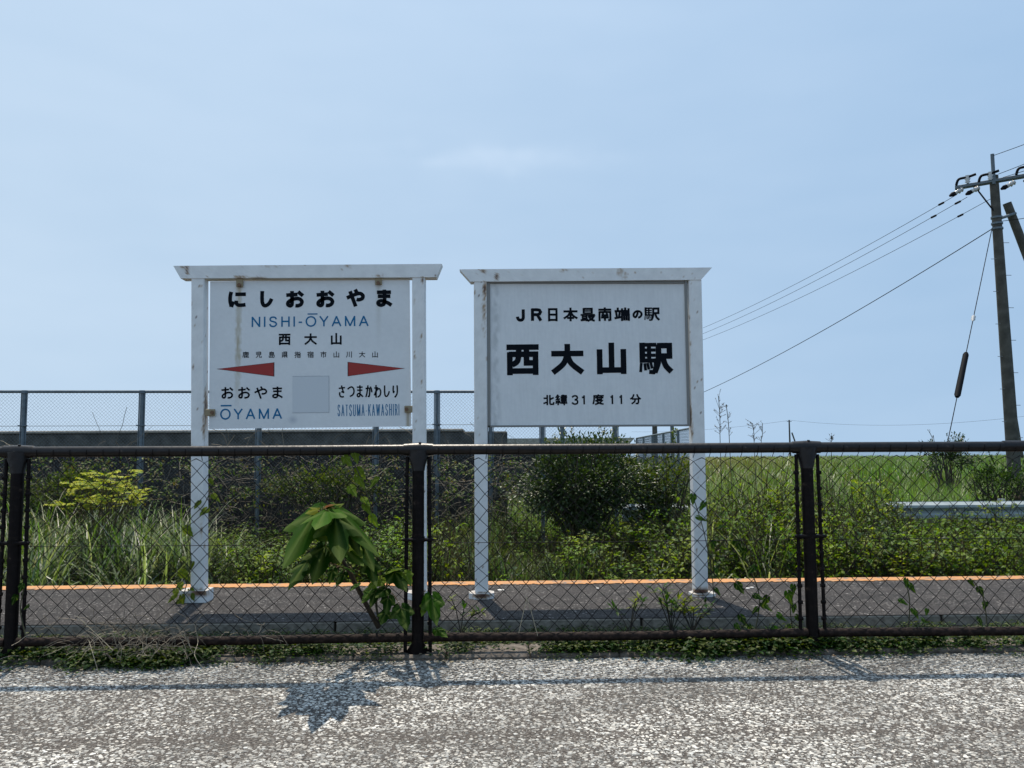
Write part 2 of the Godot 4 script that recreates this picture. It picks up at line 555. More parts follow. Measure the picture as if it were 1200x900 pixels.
var rust_spots := []      # [x, y, rx, ry, strength] where the photograph shows rust

func white_paint(p: Vector3) -> Color:
	var base := Color(0.76, 0.765, 0.755)
	var k := 1.0 + 0.10 * coarse.get_noise_3dv(p * 9.0) + 0.05 * fine.get_noise_3dv(p * 60.0)
	base = Color(base.r * k, base.g * k, base.b * k)
	var q := column_of(p)
	var r := 0.0
	for s in rust_spots:
		var dx: float = (q.x - s[0]) / s[2]
		var dy: float = (q.y - s[1]) / s[3]
		var d := dx * dx + dy * dy
		if d < 4.0:
			r = maxf(r, s[4] * (1.25 - sqrt(d)) + 0.55 * fine.get_noise_3dv(p * 110.0))
	r = maxf(r, (fine.get_noise_3dv(p * 70.0) - 0.62) * 5.0)
	r = clampf(r, 0.0, 1.0)
	var stain := Color(0.36, 0.25, 0.15)
	var dark := Color(0.075, 0.03, 0.016)
	if r < 0.5:
		return base.lerp(stain, r * 1.6)
	return stain.lerp(dark, (r - 0.5) * 2.0)

func steel_post(bottom: Vector3, top: Vector3, half: float, called: String, parent: Node) -> void:
	var s := Shape.new()
	var up := top - bottom
	var x := Vector3(up.y, -up.x, 0).normalized()
	var z := Vector3(0, 0, 1)
	var e := 0.007
	for k in 4:
		var out: Vector3 = [z, x, -z, -x][k]
		var along: Vector3 = [x, -z, -x, z][k]
		var rows := 150 if k != 2 else 20
		s.grid(bottom + out * half - along * (half - e), along * (2.0 * (half - e)), up, 8 if k != 2 else 2, rows, out, white_paint)
		s.grid(bottom + out * half + along * (half - e), -out * e + along * e, up, 1, rows, out + along, white_paint)
	build(s, called, M.paint, parent)

# ---------------------------------------------------------------- the scene

func _ready() -> void:
	rng.seed = 20240519
	fine.seed = 4
	fine.frequency = 1.0
	fine.fractal_octaves = 2
	coarse.seed = 9
	coarse.frequency = 1.0
	coarse.fractal_octaves = 3
	set_view_and_light()
	make_materials()
	make_ground()
	make_signs()
	make_front_fence()
	make_back_wall_and_fences()
	make_guardrail()
	make_poles_and_wires()
	make_far_vegetation()
	make_near_plants()

func set_view_and_light() -> void:
	var cam := Camera3D.new()
	cam.name = "camera"
	cam.keep_aspect = Camera3D.KEEP_HEIGHT
	cam.fov = rad_to_deg(2.0 * atan(450.0 / FOCAL))
	cam.position = EYE
	cam.rotation_degrees = Vector3(4.6, -1.6, -0.34)
	cam.near = 0.05
	cam.far = 30000.0
	add_child(cam)
	cam.current = true
	lens = cam.basis

	var sun := DirectionalLight3D.new()
	sun.name = "sun"
	sun.light_energy = 1.6
	sun.light_color = Color(1.0, 0.955, 0.885)
	sun.light_angular_distance = 0.55
	sun.shadow_enabled = true
	add_child(sun)
	var travel := Vector3(0.08, -1.0, 0.415).normalized()
	sun.look_at_from_position(Vector3(0, 50, 0), Vector3(0, 50, 0) + travel, Vector3.FORWARD)

	var env := Environment.new()
	env.background_mode = Environment.BG_SKY
	var sky := Sky.new()
	var pano := PanoramaSkyMaterial.new()
	pano.panorama = sky_picture(-travel)
	sky.sky_material = pano
	env.sky = sky
	env.tonemap_mode = Environment.TONE_MAPPER_LINEAR
	env.tonemap_exposure = 1.0
	env.sdfgi_enabled = true
	env.ssao_enabled = true
	env.ssil_enabled = true
	var we := WorldEnvironment.new()
	we.name = "world_environment"
	we.environment = env
	add_child(we)

func sky_picture(sun_at: Vector3) -> ImageTexture:
	var h := 512
	var w := 1024
	var im := Image.create_empty(w, h, false, Image.FORMAT_RGBF)
	var wisps := FastNoiseLite.new()
	wisps.seed = 12
	wisps.frequency = 1.0
	wisps.fractal_octaves = 5
	var middle := ray(585, 186).normalized()
	for j in h:
		var el := (0.5 - (j + 0.5) / h) * PI
		for i in w:
			var az := (i + 0.5) / w * TAU      # the picture's edge lies towards -z
			var d := Vector3(sin(az) * cos(el), sin(el), -cos(az) * cos(el))
			var up := clampf(d.y, 0.0, 1.0)
			var near_sun := clampf(d.dot(sun_at), -1.0, 1.0)
			var c := Color(0.44, 0.61, 0.81).lerp(Color(0.30, 0.48, 0.73), pow(up, 0.85))      # milky horizon to blue overhead
			var west := clampf(-d.x * 0.5 + 0.1, -0.3, 0.5)      # the milky veil is thicker towards the left
			c += Color(0.26, 0.22, 0.13) * west
			var glow := 0.17 * pow(maxf(0.0, near_sun), 2.0) + 0.5 * pow(maxf(0.0, near_sun), 12.0)
			c += Color(0.95, 0.9, 0.82) * glow
			var veil := wisps.get_noise_3d(d.x * 2.2 - 0.7, d.y * 7.0, d.z * 2.2) * 0.06
			veil += 0.03 * wisps.get_noise_3d(d.x * 7.0, d.y * 30.0, d.z * 7.0)
			var off := Vector2((wrapf(az, -PI, PI) - atan2(middle.x, -middle.z)) / 0.13, (el - asin(middle.y) - 0.010 * wisps.get_noise_2d(az * 14.0, 3.0)) / 0.013)
			veil += 0.15 * exp(-off.length_squared()) * clampf(0.7 + wisps.get_noise_3d(d.x * 9.0, d.y * 60.0, d.z * 9.0) * 1.6, 0.0, 2.0)
			c += Color(0.5, 0.44, 0.36) * veil
			if el < 0.0:
				c = c.lerp(Color(0.30, 0.36, 0.40), smoothstep(0.0, -0.1, el))
			im.set_pixel(i, j, c)
	return ImageTexture.create_from_image(im)

func slope(z: float) -> float:
	return 0.055 * smoothstep(-3.5, -4.66, z)

func make_ground() -> void:
	# the paving in front: broken white stones set in dark mortar
	var s := Shape.new()
	var zs := [12.0, -2.0, -3.5, -3.7, -3.9, -4.1, -4.3, -4.5, -4.68]
	for k in zs.size() - 1:
		s.quad(Vector3(-25, slope(zs[k]), zs[k]), Vector3(25, slope(zs[k]), zs[k]), Vector3(25, slope(zs[k + 1]), zs[k + 1]), Vector3(-25, slope(zs[k + 1]), zs[k + 1]), Vector3.UP)
	var paving := build(s, "pavement", M.paving, self, "structure")
	for kind in 3:
		var p := Shape.new()
		var rings := [[1.0, -0.3], [0.86, 0.45], [0.45, 0.8]]
		var sides: int = [5, 6, 5][kind]
		var last := []
		var wob := []
		for k in sides:
			wob.append(rf(0.72, 1.15))
		for r in rings:
			var ring := []
			for k in sides:
				var a: float = TAU * (k + 0.18 * sin(k * 2.3 + kind)) / sides
				ring.append(Vector3(cos(a) * r[0] * wob[k], r[1] + rf(-0.08, 0.08), sin(a) * r[0] * wob[k]))
			if last:
				for k in sides:
					var b := (k + 1) % sides
					p.quad(last[k], last[b], ring[b], ring[k], last[k] + Vector3.UP * 0.6)
			last = ring
		var peak := Vector3(0.05, 0.92, 0.0)
		for k in sides:
			var b := (k + 1) % sides
			var g: Vector3 = (last[b] - peak).cross(last[k] - peak).normalized()
			if g.y < 0:
				g = -g
			p.tri(peak, last[k], last[b], g, g, g, Color.WHITE, Color.WHITE, Color.WHITE)
		var spots := []
		for i in 72000:
			var z := -4.66 + 2.25 * pow(rng.randf(), 1.15)
			var x := rf(-4.3, 4.6)
			if absf(x - 0.1) > -z * 0.66 + 0.9:
				continue
			var patchy := coarse.get_noise_2d(x * 1.3, z * 1.6) + 0.5 * coarse.get_noise_2d(x * 4.0 + 31.0, z * 5.0)
			if rng.randf() < 0.10 - 0.22 * patchy - 0.08 * clampf(x * 0.4, -1.0, 1.0):
				continue
			var big := 0.0031 + 0.0082 * pow(rng.randf(), 2.4)
			var t := Transform3D(Basis(Vector3.UP, rf(0, TAU)) * Basis.from_scale(Vector3(big * rf(0.8, 1.5), big * rf(0.16, 0.34), big)), Vector3(x, slope(z) - big * 0.02, z))
			t.basis = Basis(Vector3.RIGHT, rf(-0.1, 0.1)) * Basis(Vector3.BACK, rf(-0.1, 0.1)) * t.basis
			var whit := clampf((0.275 + 0.165 * rng.randfn() + 0.10 * patchy) * (1.0 + 0.55 * coarse.get_noise_2d(x * 0.7 + 13.0, z * 1.1)), 0.05, 0.66)
			var warm := rf(-0.02, 0.05)
			spots.append([t, Color(whit * (1.02 + warm), whit, whit * (0.93 - warm))])
		scatter("pebbles", p, M.pebble, spots, paving)
	# stained concrete edging under the fence, with a block at each post
	s = Shape.new()
	var x := -9.0
	while x < 10.0:
		var len := rf(0.35, 0.6)
		s.box(Vector3(x + len * 0.5, 0.03, -4.80 + rf(-0.004, 0.004)), Vector3(len + 0.004, 0.10 + rf(-0.006, 0.006), 0.27 + rf(-0.012, 0.012)), 0.012)
		x += len + rf(0.004, 0.02)
	build(s, "fence_edging", M.stained, self, "structure")
	# the strip of earth between edging and platform
	s = Shape.new()
	for k in 120:
		var a := -12.0 + k * 0.2
		for j in 5:
			var z0 := -4.92 - j * 0.12
			var q := []
			for e in [[0, 0], [1, 0], [1, 1], [0, 1]]:
				var px: float = a + e[0] * 0.2
				var pz: float = z0 - e[1] * 0.12
				q.append(Vector3(px, 0.025 + 0.03 * coarse.get_noise_2d(px * 3.0, pz * 3.0), pz))
			s.quad(q[0], q[1], q[2], q[3], Vector3.UP)
	build(s, "earth_strip", M.soil, self, "structure")
	# the platform: kerb, asphalt, orange edge line
	s = Shape.new()
	s.grid(Vector3(-9, PLATFORM_Y, -5.515), Vector3(19, 0, 0), Vector3(0, 0, -1.605), 420, 34, Vector3.UP, func(p: Vector3) -> Color:
		var k := clampf(0.72 + 0.5 * coarse.get_noise_2d(p.x * 1.1, p.z * 3.0) + 0.3 * fine.get_noise_2d(p.x * 9.0, p.z * 12.0), 0.35, 1.0)
		return Color(k, k * 0.98, k * 0.97))
	for e in [[-25.0, -9.0], [10.0, 25.0]]:
		s.quad(Vector3(e[0], PLATFORM_Y, -5.515), Vector3(e[1], PLATFORM_Y, -5.515), Vector3(e[1], PLATFORM_Y, -7.12), Vector3(e[0], PLATFORM_Y, -7.12), Vector3.UP, Color(0.74, 0.73, 0.72))
	s.quad(Vector3(-25, PLATFORM_Y, -7.12), Vector3(25, PLATFORM_Y, -7.12), Vector3(25, -0.85, -7.12), Vector3(-25, -0.85, -7.12), Vector3.FORWARD)
	var platform := build(s, "platform", M.asphalt, self, "structure")
	# worn aggregate standing out of the asphalt
	s = Shape.new()
	var cut := [Vector3(1, 0, 0.1), Vector3(0.3, 0, 0.9), Vector3(-0.8, 0, 0.5), Vector3(-0.7, 0, -0.7), Vector3(0.4, 0, -0.95)]
	for k in 5:
		var a: Vector3 = cut[k]
		var b: Vector3 = cut[(k + 1) % 5]
		s.quad(a, b, b * 0.6 + Vector3(0, 0.5, 0), a * 0.6 + Vector3(0, 0.5, 0), a + b)
		s.quad(a * 0.6 + Vector3(0, 0.5, 0), b * 0.6 + Vector3(0, 0.5, 0), Vector3(0.1, 0.6, 0), Vector3(0.05, 0.6, 0.05), Vector3.UP)
	var grit := []
	for k in 34000:
		var gx := rf(-5.4, 6.2)
		var gz := rf(-6.92, -5.53)
		if coarse.get_noise_2d(gx * 1.4, gz * 4.0) < rf(-0.5, 0.2):
			continue
		var r := 0.003 + 0.006 * pow(rng.randf(), 2.0)
		var g := clampf(0.075 + 0.07 * rng.randfn(), 0.012, 0.30)
		grit.append([Transform3D(Basis(Vector3.UP, rf(0, TAU)) * Basis.from_scale(Vector3(r * rf(1.0, 1.6), r * 0.5, r)), Vector3(gx, PLATFORM_Y + 0.0004, gz)), Color(g * 1.06, g * 0.97, g * 0.92)])
	scatter("aggregate", s, M.pebble, grit, platform)
	s = Shape.new()
	x = -9.0
	while x < 10.0:
		s.box(Vector3(x + 0.995, -0.004, -5.57), Vector3(1.985, 0.2, 0.12), 0.008)
		x += 2.0
	build(s, "platform_kerb", M.kerb, self, "structure")
	s = Shape.new()
	for k in 900:
		var a := -9.0 + k * 0.022
		var wobble := 0.035 * fine.get_noise_1d(k * 0.35) + 0.012 * fine.get_noise_1d(k * 1.7 + 50.0)
		for j in 5:
			var za := -6.91 + (wobble if j == 0 else 0.0) - j * 0.035
			var zb := -6.91 - (j + 1) * 0.035
			var worn := fine.get_noise_2d(a * 9.0, j * 0.7) + 0.6 * coarse.get_noise_2d(a * 2.0, j * 0.3)
			var col := Color(0.47, 0.205, 0.055).lerp(Color(0.32, 0.19, 0.10), clampf(0.15 + worn * 1.3, 0.0, 1.0))
			if worn > 0.5:
				col = col.lerp(Color(0.12, 0.10, 0.09), 0.7)
			s.quad(Vector3(a, PLATFORM_Y + 0.005, za), Vector3(a + 0.022, PLATFORM_Y + 0.005, za), Vector3(a + 0.022, PLATFORM_Y + 0.005, zb), Vector3(a, PLATFORM_Y + 0.005, zb), Vector3.UP, col)
	build(s, "platform_edge_line", M.line, self, "structure")
	# track bed, the ground beyond, field and sea
	s = Shape.new()
	var prof := [[-7.12, -0.85], [-9.3, -0.85], [-10.2, BACK_GROUND], [-16.0, BACK_GROUND]]
	for k in 3:
		s.quad(Vector3(-40, prof[k][1], prof[k][0]), Vector3(60, prof[k][1], prof[k][0]), Vector3(60, prof[k + 1][1], prof[k + 1][0]), Vector3(-40, prof[k + 1][1], prof[k + 1][0]), Vector3.UP)
	build(s, "ground", M.soil, self, "structure")
	s = Shape.new()
	s.quad(Vector3(-160, BACK_GROUND, -16.0), Vector3(200, BACK_GROUND, -16.0), Vector3(200, BACK_GROUND, -150.0), Vector3(-160, BACK_GROUND, -150.0), Vector3.UP)
	s.quad(Vector3(-160, BACK_GROUND, -150.0), Vector3(200, BACK_GROUND, -150.0), Vector3(200, -6.0, -170.0), Vector3(-160, -6.0, -170.0), Vector3(0, 1, -1))
	build(s, "field", M.field_soil, self, "structure")
	s = Shape.new()
	s.quad(Vector3(-14000, -6.0, -150.0), Vector3(14000, -6.0, -150.0), Vector3(14000, -6.0, -20000.0), Vector3(-14000, -6.0, -20000.0), Vector3.UP)
	build(s, "sea", M.sea, self, "structure")

# ---------------------------------------------------------------- the two signs

func footing(at: Vector3, sx: float, sz: float, h: float, parent: Node, cut: float) -> void:
	var s := Shape.new()
	var p := []
	for k in [[-1, -1, 0], [-1, -1, 1], [1, -1, 1], [1, -1, 0], [1, 1, 0], [1, 1, 1], [-1, 1, 1], [-1, 1, 0]]:
		p.append(Vector3(at.x + k[0] * (sx - (cut if k[2] else 0.0)), 0, at.z + k[1] * (sz - (0.0 if k[2] else cut))))
	for k in 8:
		var a: Vector3 = p[k]
		var b: Vector3 = p[(k + 1) % 8]
		var y0 := PLATFORM_Y - 0.02
		var y1 := PLATFORM_Y + h
		s.grid(Vector3(a.x, y0, a.z), b - a, Vector3(0, y1 - y0, 0), 6, 4, (a + b) * 0.5 - Vector3(at.x, 0, at.z), white_paint)
		s.grid(Vector3(at.x, y1, at.z), Vector3(a.x - at.x, 0, a.z - at.z), Vector3(b.x - a.x, 0, b.z - a.z), 4, 4, Vector3.UP, white_paint) if false else s.tri(Vector3(at.x, y1, at.z), Vector3(a.x, y1, a.z), Vector3(b.x, y1, b.z), Vector3.UP, Vector3.UP, Vector3.UP, Color(0.25, 0.16, 0.1), Color(0.5, 0.48, 0.45), Color(0.5, 0.48, 0.45))
	build(s, "footing", M.paint, parent)

func beam(tl: Vector2, tr: Vector2, br: Vector2, bl: Vector2, parent: Node) -> void:
	var s := Shape.new()
	var zf := SIGN_Z + 0.056
	var a := at_z(tl.x, tl.y, zf)
	var b := at_z(tr.x, tr.y, zf)
	var c := at_z(br.x, br.y, zf)
	var d := at_z(bl.x, bl.y, zf)
	var nu := 150
	for i in nu:
		for j in 8:
			var q := []
			for e in [[0, 0], [1, 0], [1, 1], [0, 1]]:
				var t := float(i + e[0]) / nu
				var k := float(j + e[1]) / 8.0
				q.append(a.lerp(b, t).lerp(d.lerp(c, t), k))
			var g := Vector3(0, 0, 1)
			s.tri(q[0], q[1], q[2], g, g, g, white_paint(q[0]), white_paint(q[1]), white_paint(q[2]))
			s.tri(q[0], q[2], q[3], g, g, g, white_paint(q[0]), white_paint(q[2]), white_paint(q[3]))
	var back := Vector3(0, 0, -0.112)
	s.grid(a, b - a, back, 60, 4, Vector3.UP, white_paint)
	s.grid(d, c - d, back, 60, 4, Vector3.DOWN, white_paint)
	s.grid(a, d - a, back, 4, 4, Vector3.LEFT, white_paint)
	s.grid(b, c - b, back, 4, 4, Vector3.RIGHT, white_paint)
	s.quad(a + back, b + back, c + back, d + back, Vector3.FORWARD, Color(0.6, 0.6, 0.6))
	build(s, "crossbeam", M.paint, parent)

func board_paint(p: Vector3) -> Color:
	var q := column_of(p)
	var k := 1.0 + 0.05 * coarse.get_noise_3dv(p * 3.0) + 0.035 * fine.get_noise_3dv(p * 25.0)
	var c := Color(0.73 * k, 0.745 * k, 0.75 * k)
	var run := fine.get_noise_2d(q.x * 0.5, q.y * 0.02)
	if q.x < 500.0:
		# rust that ran down from the hanger bolts
		var w := 2.6 + 1.2 * fine.get_noise_1d(q.y * 0.12)
		var d := absf(q.x - 280.5 + (q.y - 330.0) * 0.018) / w
		if q.y > 332.0 and d < 1.6:
			var fade := clampf((482.0 - q.y) / 60.0, 0.0, 1.0) * clampf(1.6 - d, 0.0, 1.0)
			c = c.lerp(Color(0.40, 0.34, 0.22), clampf(fade * (0.62 + 0.5 * fine.get_noise_2d(q.x * 0.8, q.y * 0.05)), 0.0, 0.9))
		d = absf(q.x - 443.5) / 3.0
		if q.y > 334.0 and d < 1.4:
			c = c.lerp(Color(0.38, 0.36, 0.29), clampf((410.0 - q.y) / 75.0, 0.0, 1.0) * (1.4 - d) * 0.35)
		d = absf(q.x - 478.0) / 2.5
		if q.y > 480.0 and d < 1.2:
			c = c.lerp(Color(0.30, 0.24, 0.13), (1.2 - d) * 0.8)
		d = Vector2((q.x - 343.0) / 6.0, (q.y - 492.0) / 5.0).length()
		if d < 1.2:
			c = c.lerp(Color(0.33, 0.37, 0.43), (1.2 - d) * 0.5)
	else:
		c = c.lerp(Color(0.46, 0.48, 0.50), clampf(run * 0.18 + 0.05, 0.0, 0.12))
		var d := absf(q.x - 581.0) / 7.0
		if d < 1.0:
			c = c.lerp(Color(0.38, 0.40, 0.40), (1.0 - d) * clampf(0.3 + coarse.get_noise_2d(q.x * 0.1, q.y * 0.05), 0.0, 0.6))
	return c

func hanger(px: float, py: float, w: float, h: float, parent: Node, round_end: bool) -> void:
	var s := Shape.new()
	var at := at_z(px, py, SIGN_Z + 0.035)
	var k := 1.0 / (FOCAL / -SIGN_Z)
	s.box(at, Vector3(w * k, h * k, 0.012), 0.004, Color(0.30, 0.24, 0.15))
	var tip := at + (Vector3(0, -h * k * 0.35, 0.006) if round_end else Vector3((w * k * 0.28) * (1.0 if px < 300 else -1.0), 0, 0.006))
	s.tube([tip, tip + Vector3(0, 0, 0.014)], 0.015, 6, Color(0.16, 0.09, 0.05), true)
	build(s, "hanger", M.bolt, parent)

func make_signs() -> void:
	rust_spots = [
		[219, 316, 2.2, 7, 0.9], [214, 313, 4, 2, 0.5], [241, 478, 2.2, 24, 0.95], [239, 500, 2.0, 16, 0.7], [232, 695, 13, 4.5, 1.3], [236, 622, 1.4, 7, 0.55], [240, 640, 1.2, 3, 0.7],
		[236, 336, 1.0, 3, 0.7], [224, 356, 1.0, 2, 0.7], [226, 430, 1.2, 2.5, 0.7], [281, 325, 9, 1.6, 0.9], [302, 325.5, 10, 1.3, 0.8], [443, 323.5, 5, 1.5, 0.5], [316, 311, 8, 1.5, 0.35], [408, 311, 3, 3, 0.4],
		[495, 328, 1.6, 3.5, 0.9], [494, 394, 1.2, 3.5, 0.8], [486, 416, 0.9, 6, 0.5], [494, 447, 1.0, 3, 0.7], [486, 352, 1, 3, 0.5], [491, 695, 9, 4.5, 1.2],
		[568, 339, 2.6, 9, 1.0], [567.5, 362, 2.4, 24, 0.45], [582, 324, 2.4, 4.2, 1.25], [566, 318, 3.2, 3, 0.7], [727, 318, 4, 6, 0.4], [732, 322, 3, 5, 0.35], [660, 317, 4, 2, 0.4], [694, 319, 1, 1, 0.8], [678, 319, 1, 1, 0.7],
		[565, 698, 11, 4.0, 1.5], [822, 694, 12, 5, 1.5], [809, 489, 1.8, 15, 0.95], [811, 505, 1.6, 10, 0.6], [808, 372, 1.0, 3, 0.7], [809, 403, 1.0, 3, 0.7], [820, 615, 1.0, 3, 0.7], [571, 420, 1.2, 3, 0.8], [572, 580, 1.0, 3, 0.8], [556, 343, 1, 3, 0.5], [816, 646, 0.9, 3, 0.8],
	]
	# the older sign: hiragana in heavy type, blue romaji, red arrows
	var base := at_z(362, 700, SIGN_Z)
	base.y = PLATFORM_Y
	var t := thing("station_name_sign", "white station name sign with blue romaji, two red arrows and rust streak", "sign", base)
	var zf := SIGN_Z + 0.05
	steel_post(at_z(231.0, 698, zf) + Vector3(0, 0, -0.05), at_z(231.7, 325.6, zf) + Vector3(0, 0, -0.05), 0.05, "post", t)
	steel_post(at_z(491.5, 698, zf) + Vector3(0, 0, -0.05), at_z(490.5, 324.6, zf) + Vector3(0, 0, -0.05), 0.05, "post", t)
	beam(Vector2(203, 311.5), Vector2(518, 309.2), Vector2(511.5, 324.8), Vector2(211.5, 326.2), t)
	var f1 := at_z(231.5, 700, SIGN_Z)
	footing(Vector3(f1.x, 0, SIGN_Z + 0.02), 0.10, 0.085, 0.085, t, 0.012)
	f1 = at_z(491.5, 700, SIGN_Z)
	footing(Vector3(f1.x, 0, SIGN_Z + 0.01), 0.09, 0.085, 0.05, t, 0.04)
	hanger(281, 329.5, 8, 14, t, true)
	hanger(443.6, 327.5, 8, 13, t, true)
	hanger(245.5, 483.5, 13, 8, t, false)
	hanger(480.0, 479.5, 12, 8, t, false)
	var s := Shape.new()
	var bz := SIGN_Z + 0.02
	var face := face_of(Vector2(246.3, 329.8), Vector2(479.8, 328.0), Vector2(244.8, 502.6), bz)
	s.grid(face.o, face.u * 233.5, face.w * 172.8, 160, 120, Vector3(0, 0, 1), board_paint)
	var rim := [face.put(246.3, 329.8, 0), face.put(479.8, 329.8, 0), face.put(479.8, 502.6, 0), face.put(246.3, 502.6, 0)]
	for k in 4:
		var a: Vector3 = rim[k]
		var b: Vector3 = rim[(k + 1) % 4]
		var back := Vector3(0, 0, -0.018)
		s.quad(a, b, b + back, a + back, (a + b) * 0.5 - face.put(363, 416, 0), Color(0.5, 0.5, 0.48))
	s.quad(rim[0] + Vector3(0, 0, -0.018), rim[1] + Vector3(0, 0, -0.018), rim[2] + Vector3(0, 0, -0.018), rim[3] + Vector3(0, 0, -0.018), Vector3.FORWARD, Color(0.5, 0.5, 0.5))
	var board := build(s, "board", M.board, t)
	# the layout is measured on the photograph: 1200 wide enlargement of (190, 290)-(530, 530)
	var e := func(x0, y0, x1, y1): return [190.0 + x0 / 3.529, 290.0 + y0 / 3.529 + 1.8 * (x0 - 612.0) / 830.0, 190.0 + x1 / 3.529, 290.0 + y1 / 3.529 + 1.8 * (x0 - 612.0) / 830.0]
	write(face, board, "にしおおやま", [e.call(266, 177, 354, 259), e.call(393, 175, 464, 259), e.call(505, 175, 589, 259), e.call(630, 174, 715, 258), e.call(753, 172, 840, 256), e.call(876, 171, 957, 256)], 4.4)
	write(face, board, "西大山", [e.call(479, 359, 532, 412), e.call(584, 358, 641, 412), e.call(692, 358, 744, 411)], 2.1)
	var small := []
	for k in 11:
		var cx: float = 346.5 + k * 53.1
		small.append(e.call(cx - 13.5, 436, cx + 13.5, 463))
	write(face, board, "鹿児島県指宿市山川大山", small, 0.78)
	write(face, board, "おおやま", [e.call(245, 578, 299, 634), e.call(313, 578, 367, 634), e.call(379, 578, 437, 634), e.call(450, 578, 502, 633)], 2.0)
	var narrow := []
	for k in 7:
		narrow.append(e.call(724 + k * 36.6, 574, 724 + k * 36.6 + 33.0, 631))
	write(face, board, "さつまかわしり", narrow, 1.7)
	var q = e.call(368, 290, 852, 336)
	latin(face, board, "NISHI-OYAMA", q[0], q[2], q[1] + 0.1, q[3] + 0.1, M.blue_ink, 1.75, 0.22, 0.0)
	q = e.call(600, 278, 641, 283)
	bar(face, board, q[0], q[1], q[2], q[3], M.blue_ink, "macron")
	q = e.call(244, 671, 496, 717)
	latin(face, board, "OYAMA", q[0], q[2], q[1], q[3], M.blue_ink, 1.75, 0.22, 0.0)
	q = e.call(246, 656, 290, 662)
	bar(face, board, q[0], q[1], q[2], q[3], M.blue_ink, "macron")
	q = e.call(722, 656, 975, 705)
	latin(face, board, "SATSUMA-KAWASHIRI", q[0], q[2], q[1], q[3], M.blue_ink, 0.82, 0.26, 0.0)
	for side in 2:
		var tip: Array = [e.call(226, 508, 0, 0), e.call(1001, 508, 0, 0)][side]
		var b1: Array = [e.call(464, 481, 0, 0), e.call(764, 480, 0, 0)][side]
		var b2: Array = [e.call(464, 540, 0, 0), e.call(764, 540, 0, 0)][side]
		var ar := Shape.new()
		ar.tri(face.put(tip[0], tip[1], 0.0012), face.put(b1[0], b1[1], 0.0012), face.put(b2[0], b2[1], 0.0012), face.g, face.g, face.g, Color.WHITE, Color.WHITE, Color.WHITE)
		var edge := build(ar, "arrow", M.dark_red, board)
		ar = Shape.new()
		var cx: float = lerpf(b1[0], tip[0], 0.3)
		var cy: float = tip[1]
		var sh := func(v: Array) -> Vector3: return face.put(lerpf(v[0], cx, 0.05), lerpf(v[1], cy, 0.07), 0.0016)
		ar.tri(sh.call(tip), sh.call(b1), sh.call(b2), face.g, face.g, face.g, Color.WHITE, Color.WHITE, Color.WHITE)
		build(ar, "arrow_fill", M.red_ink, edge)
	q = e.call(538, 539, 688, 690)
	bar(face, board, q[0], q[1], q[2], q[3], M.patch, "blank_patch", 0.0012)
	var pe := Shape.new()
	for k in [[q[0], q[1], q[2], q[1] + 0.35], [q[0], q[3] - 0.35, q[2], q[3]], [q[2] - 0.35, q[1] + 0.35, q[2], q[3] - 0.35]]:
		pe.quad(face.put(k[0], k[1], 0.0018), face.put(k[2], k[1], 0.0018), face.put(k[2], k[3], 0.0018), face.put(k[0], k[3], 0.0018), face.g)
	build(pe, "patch_edge", plain(Color(0.30, 0.33, 0.36), 0.6), board)

	# the newer sign: black lettering on a framed board
	base = at_z(688, 700, SIGN_Z)
	base.y = PLATFORM_Y
	t = thing("landmark_sign", "white framed station sign with three lines of black Japanese lettering only", "sign", base)
	steel_post(at_z(564.3, 700, zf) + Vector3(0, 0, -0.05), at_z(562.8, 329.6, zf) + Vector3(0, 0, -0.05), 0.05, "post", t)
	steel_post(at_z(822.4, 694, zf) + Vector3(0, 0, -0.05), at_z(814.8, 327.6, zf) + Vector3(0, 0, -0.05), 0.05, "post", t)
	beam(Vector2(538.5, 315.6), Vector2(834.6, 313.4), Vector2(821.6, 327.8), Vector2(551.5, 330.0), t)
	f1 = at_z(564.3, 700, SIGN_Z)
	footing(Vector3(f1.x, 0, SIGN_Z + 0.01), 0.095, 0.085, 0.04, t, 0.045)
	f1 = at_z(822.4, 700, SIGN_Z)
	footing(Vector3(f1.x, 0, SIGN_Z + 0.01), 0.09, 0.09, 0.02, t, 0.04)
	face = face_of(Vector2(571.8, 331.0), Vector2(804.4, 329.2), Vector2(573.0, 500.6), SIGN_Z + 0.018)
	s = Shape.new()
	s.grid(face.o, face.u * 232.6, face.w * 169.6, 150, 110, Vector3(0, 0, 1), board_paint)
	s.quad(face.o + Vector3(0, 0, -0.02), face.put(804.4, 331, -0.02), face.put(804.4, 500.6, -0.02), face.put(571.8, 500.6, -0.02), Vector3.FORWARD, Color(0.5, 0.5, 0.5))
	board = build(s, "board", M.board, t)
	s = Shape.new()
	for k in [[569.4, 331, 574.0, 500.6], [801.4, 331, 804.6, 500.6], [574.0, 331, 801.4, 333.4], [569.4, 499.4, 804.6, 501.6]]:
		var c: Vector3 = face.put((k[0] + k[2]) * 0.5, (k[1] + k[3]) * 0.5, -0.004)
		s.box(c, Vector3(absf(k[2] - k[0]) * face.u.length(), absf(k[3] - k[1]) * face.w.length(), 0.035), 0.002)
	build(s, "frame", M.steel, t)
	var e2 := func(x0, y0, x1, y1): return [530.0 + x0 / 3.75, 300.0 + y0 / 3.75 + 1.8 * (x0 - 590.0) / 850.0, 530.0 + x1 / 3.75, 300.0 + y1 / 3.75 + 1.8 * (x0 - 590.0) / 850.0]
	q = e2.call(274, 232, 392, 294)
	write(face, board, "JR", [e2.call(274, 233, 321, 295), e2.call(338, 232, 394, 295)], 3.6)
	write(face, board, "日本最南端の駅", [e2.call(410, 231, 467, 296), e2.call(481, 229, 551, 296), e2.call(557, 230, 626, 296), e2.call(634, 229, 699, 295), e2.call(706, 229, 778, 295), e2.call(786, 240, 833, 284), e2.call(837, 228, 909, 294)], 2.5)
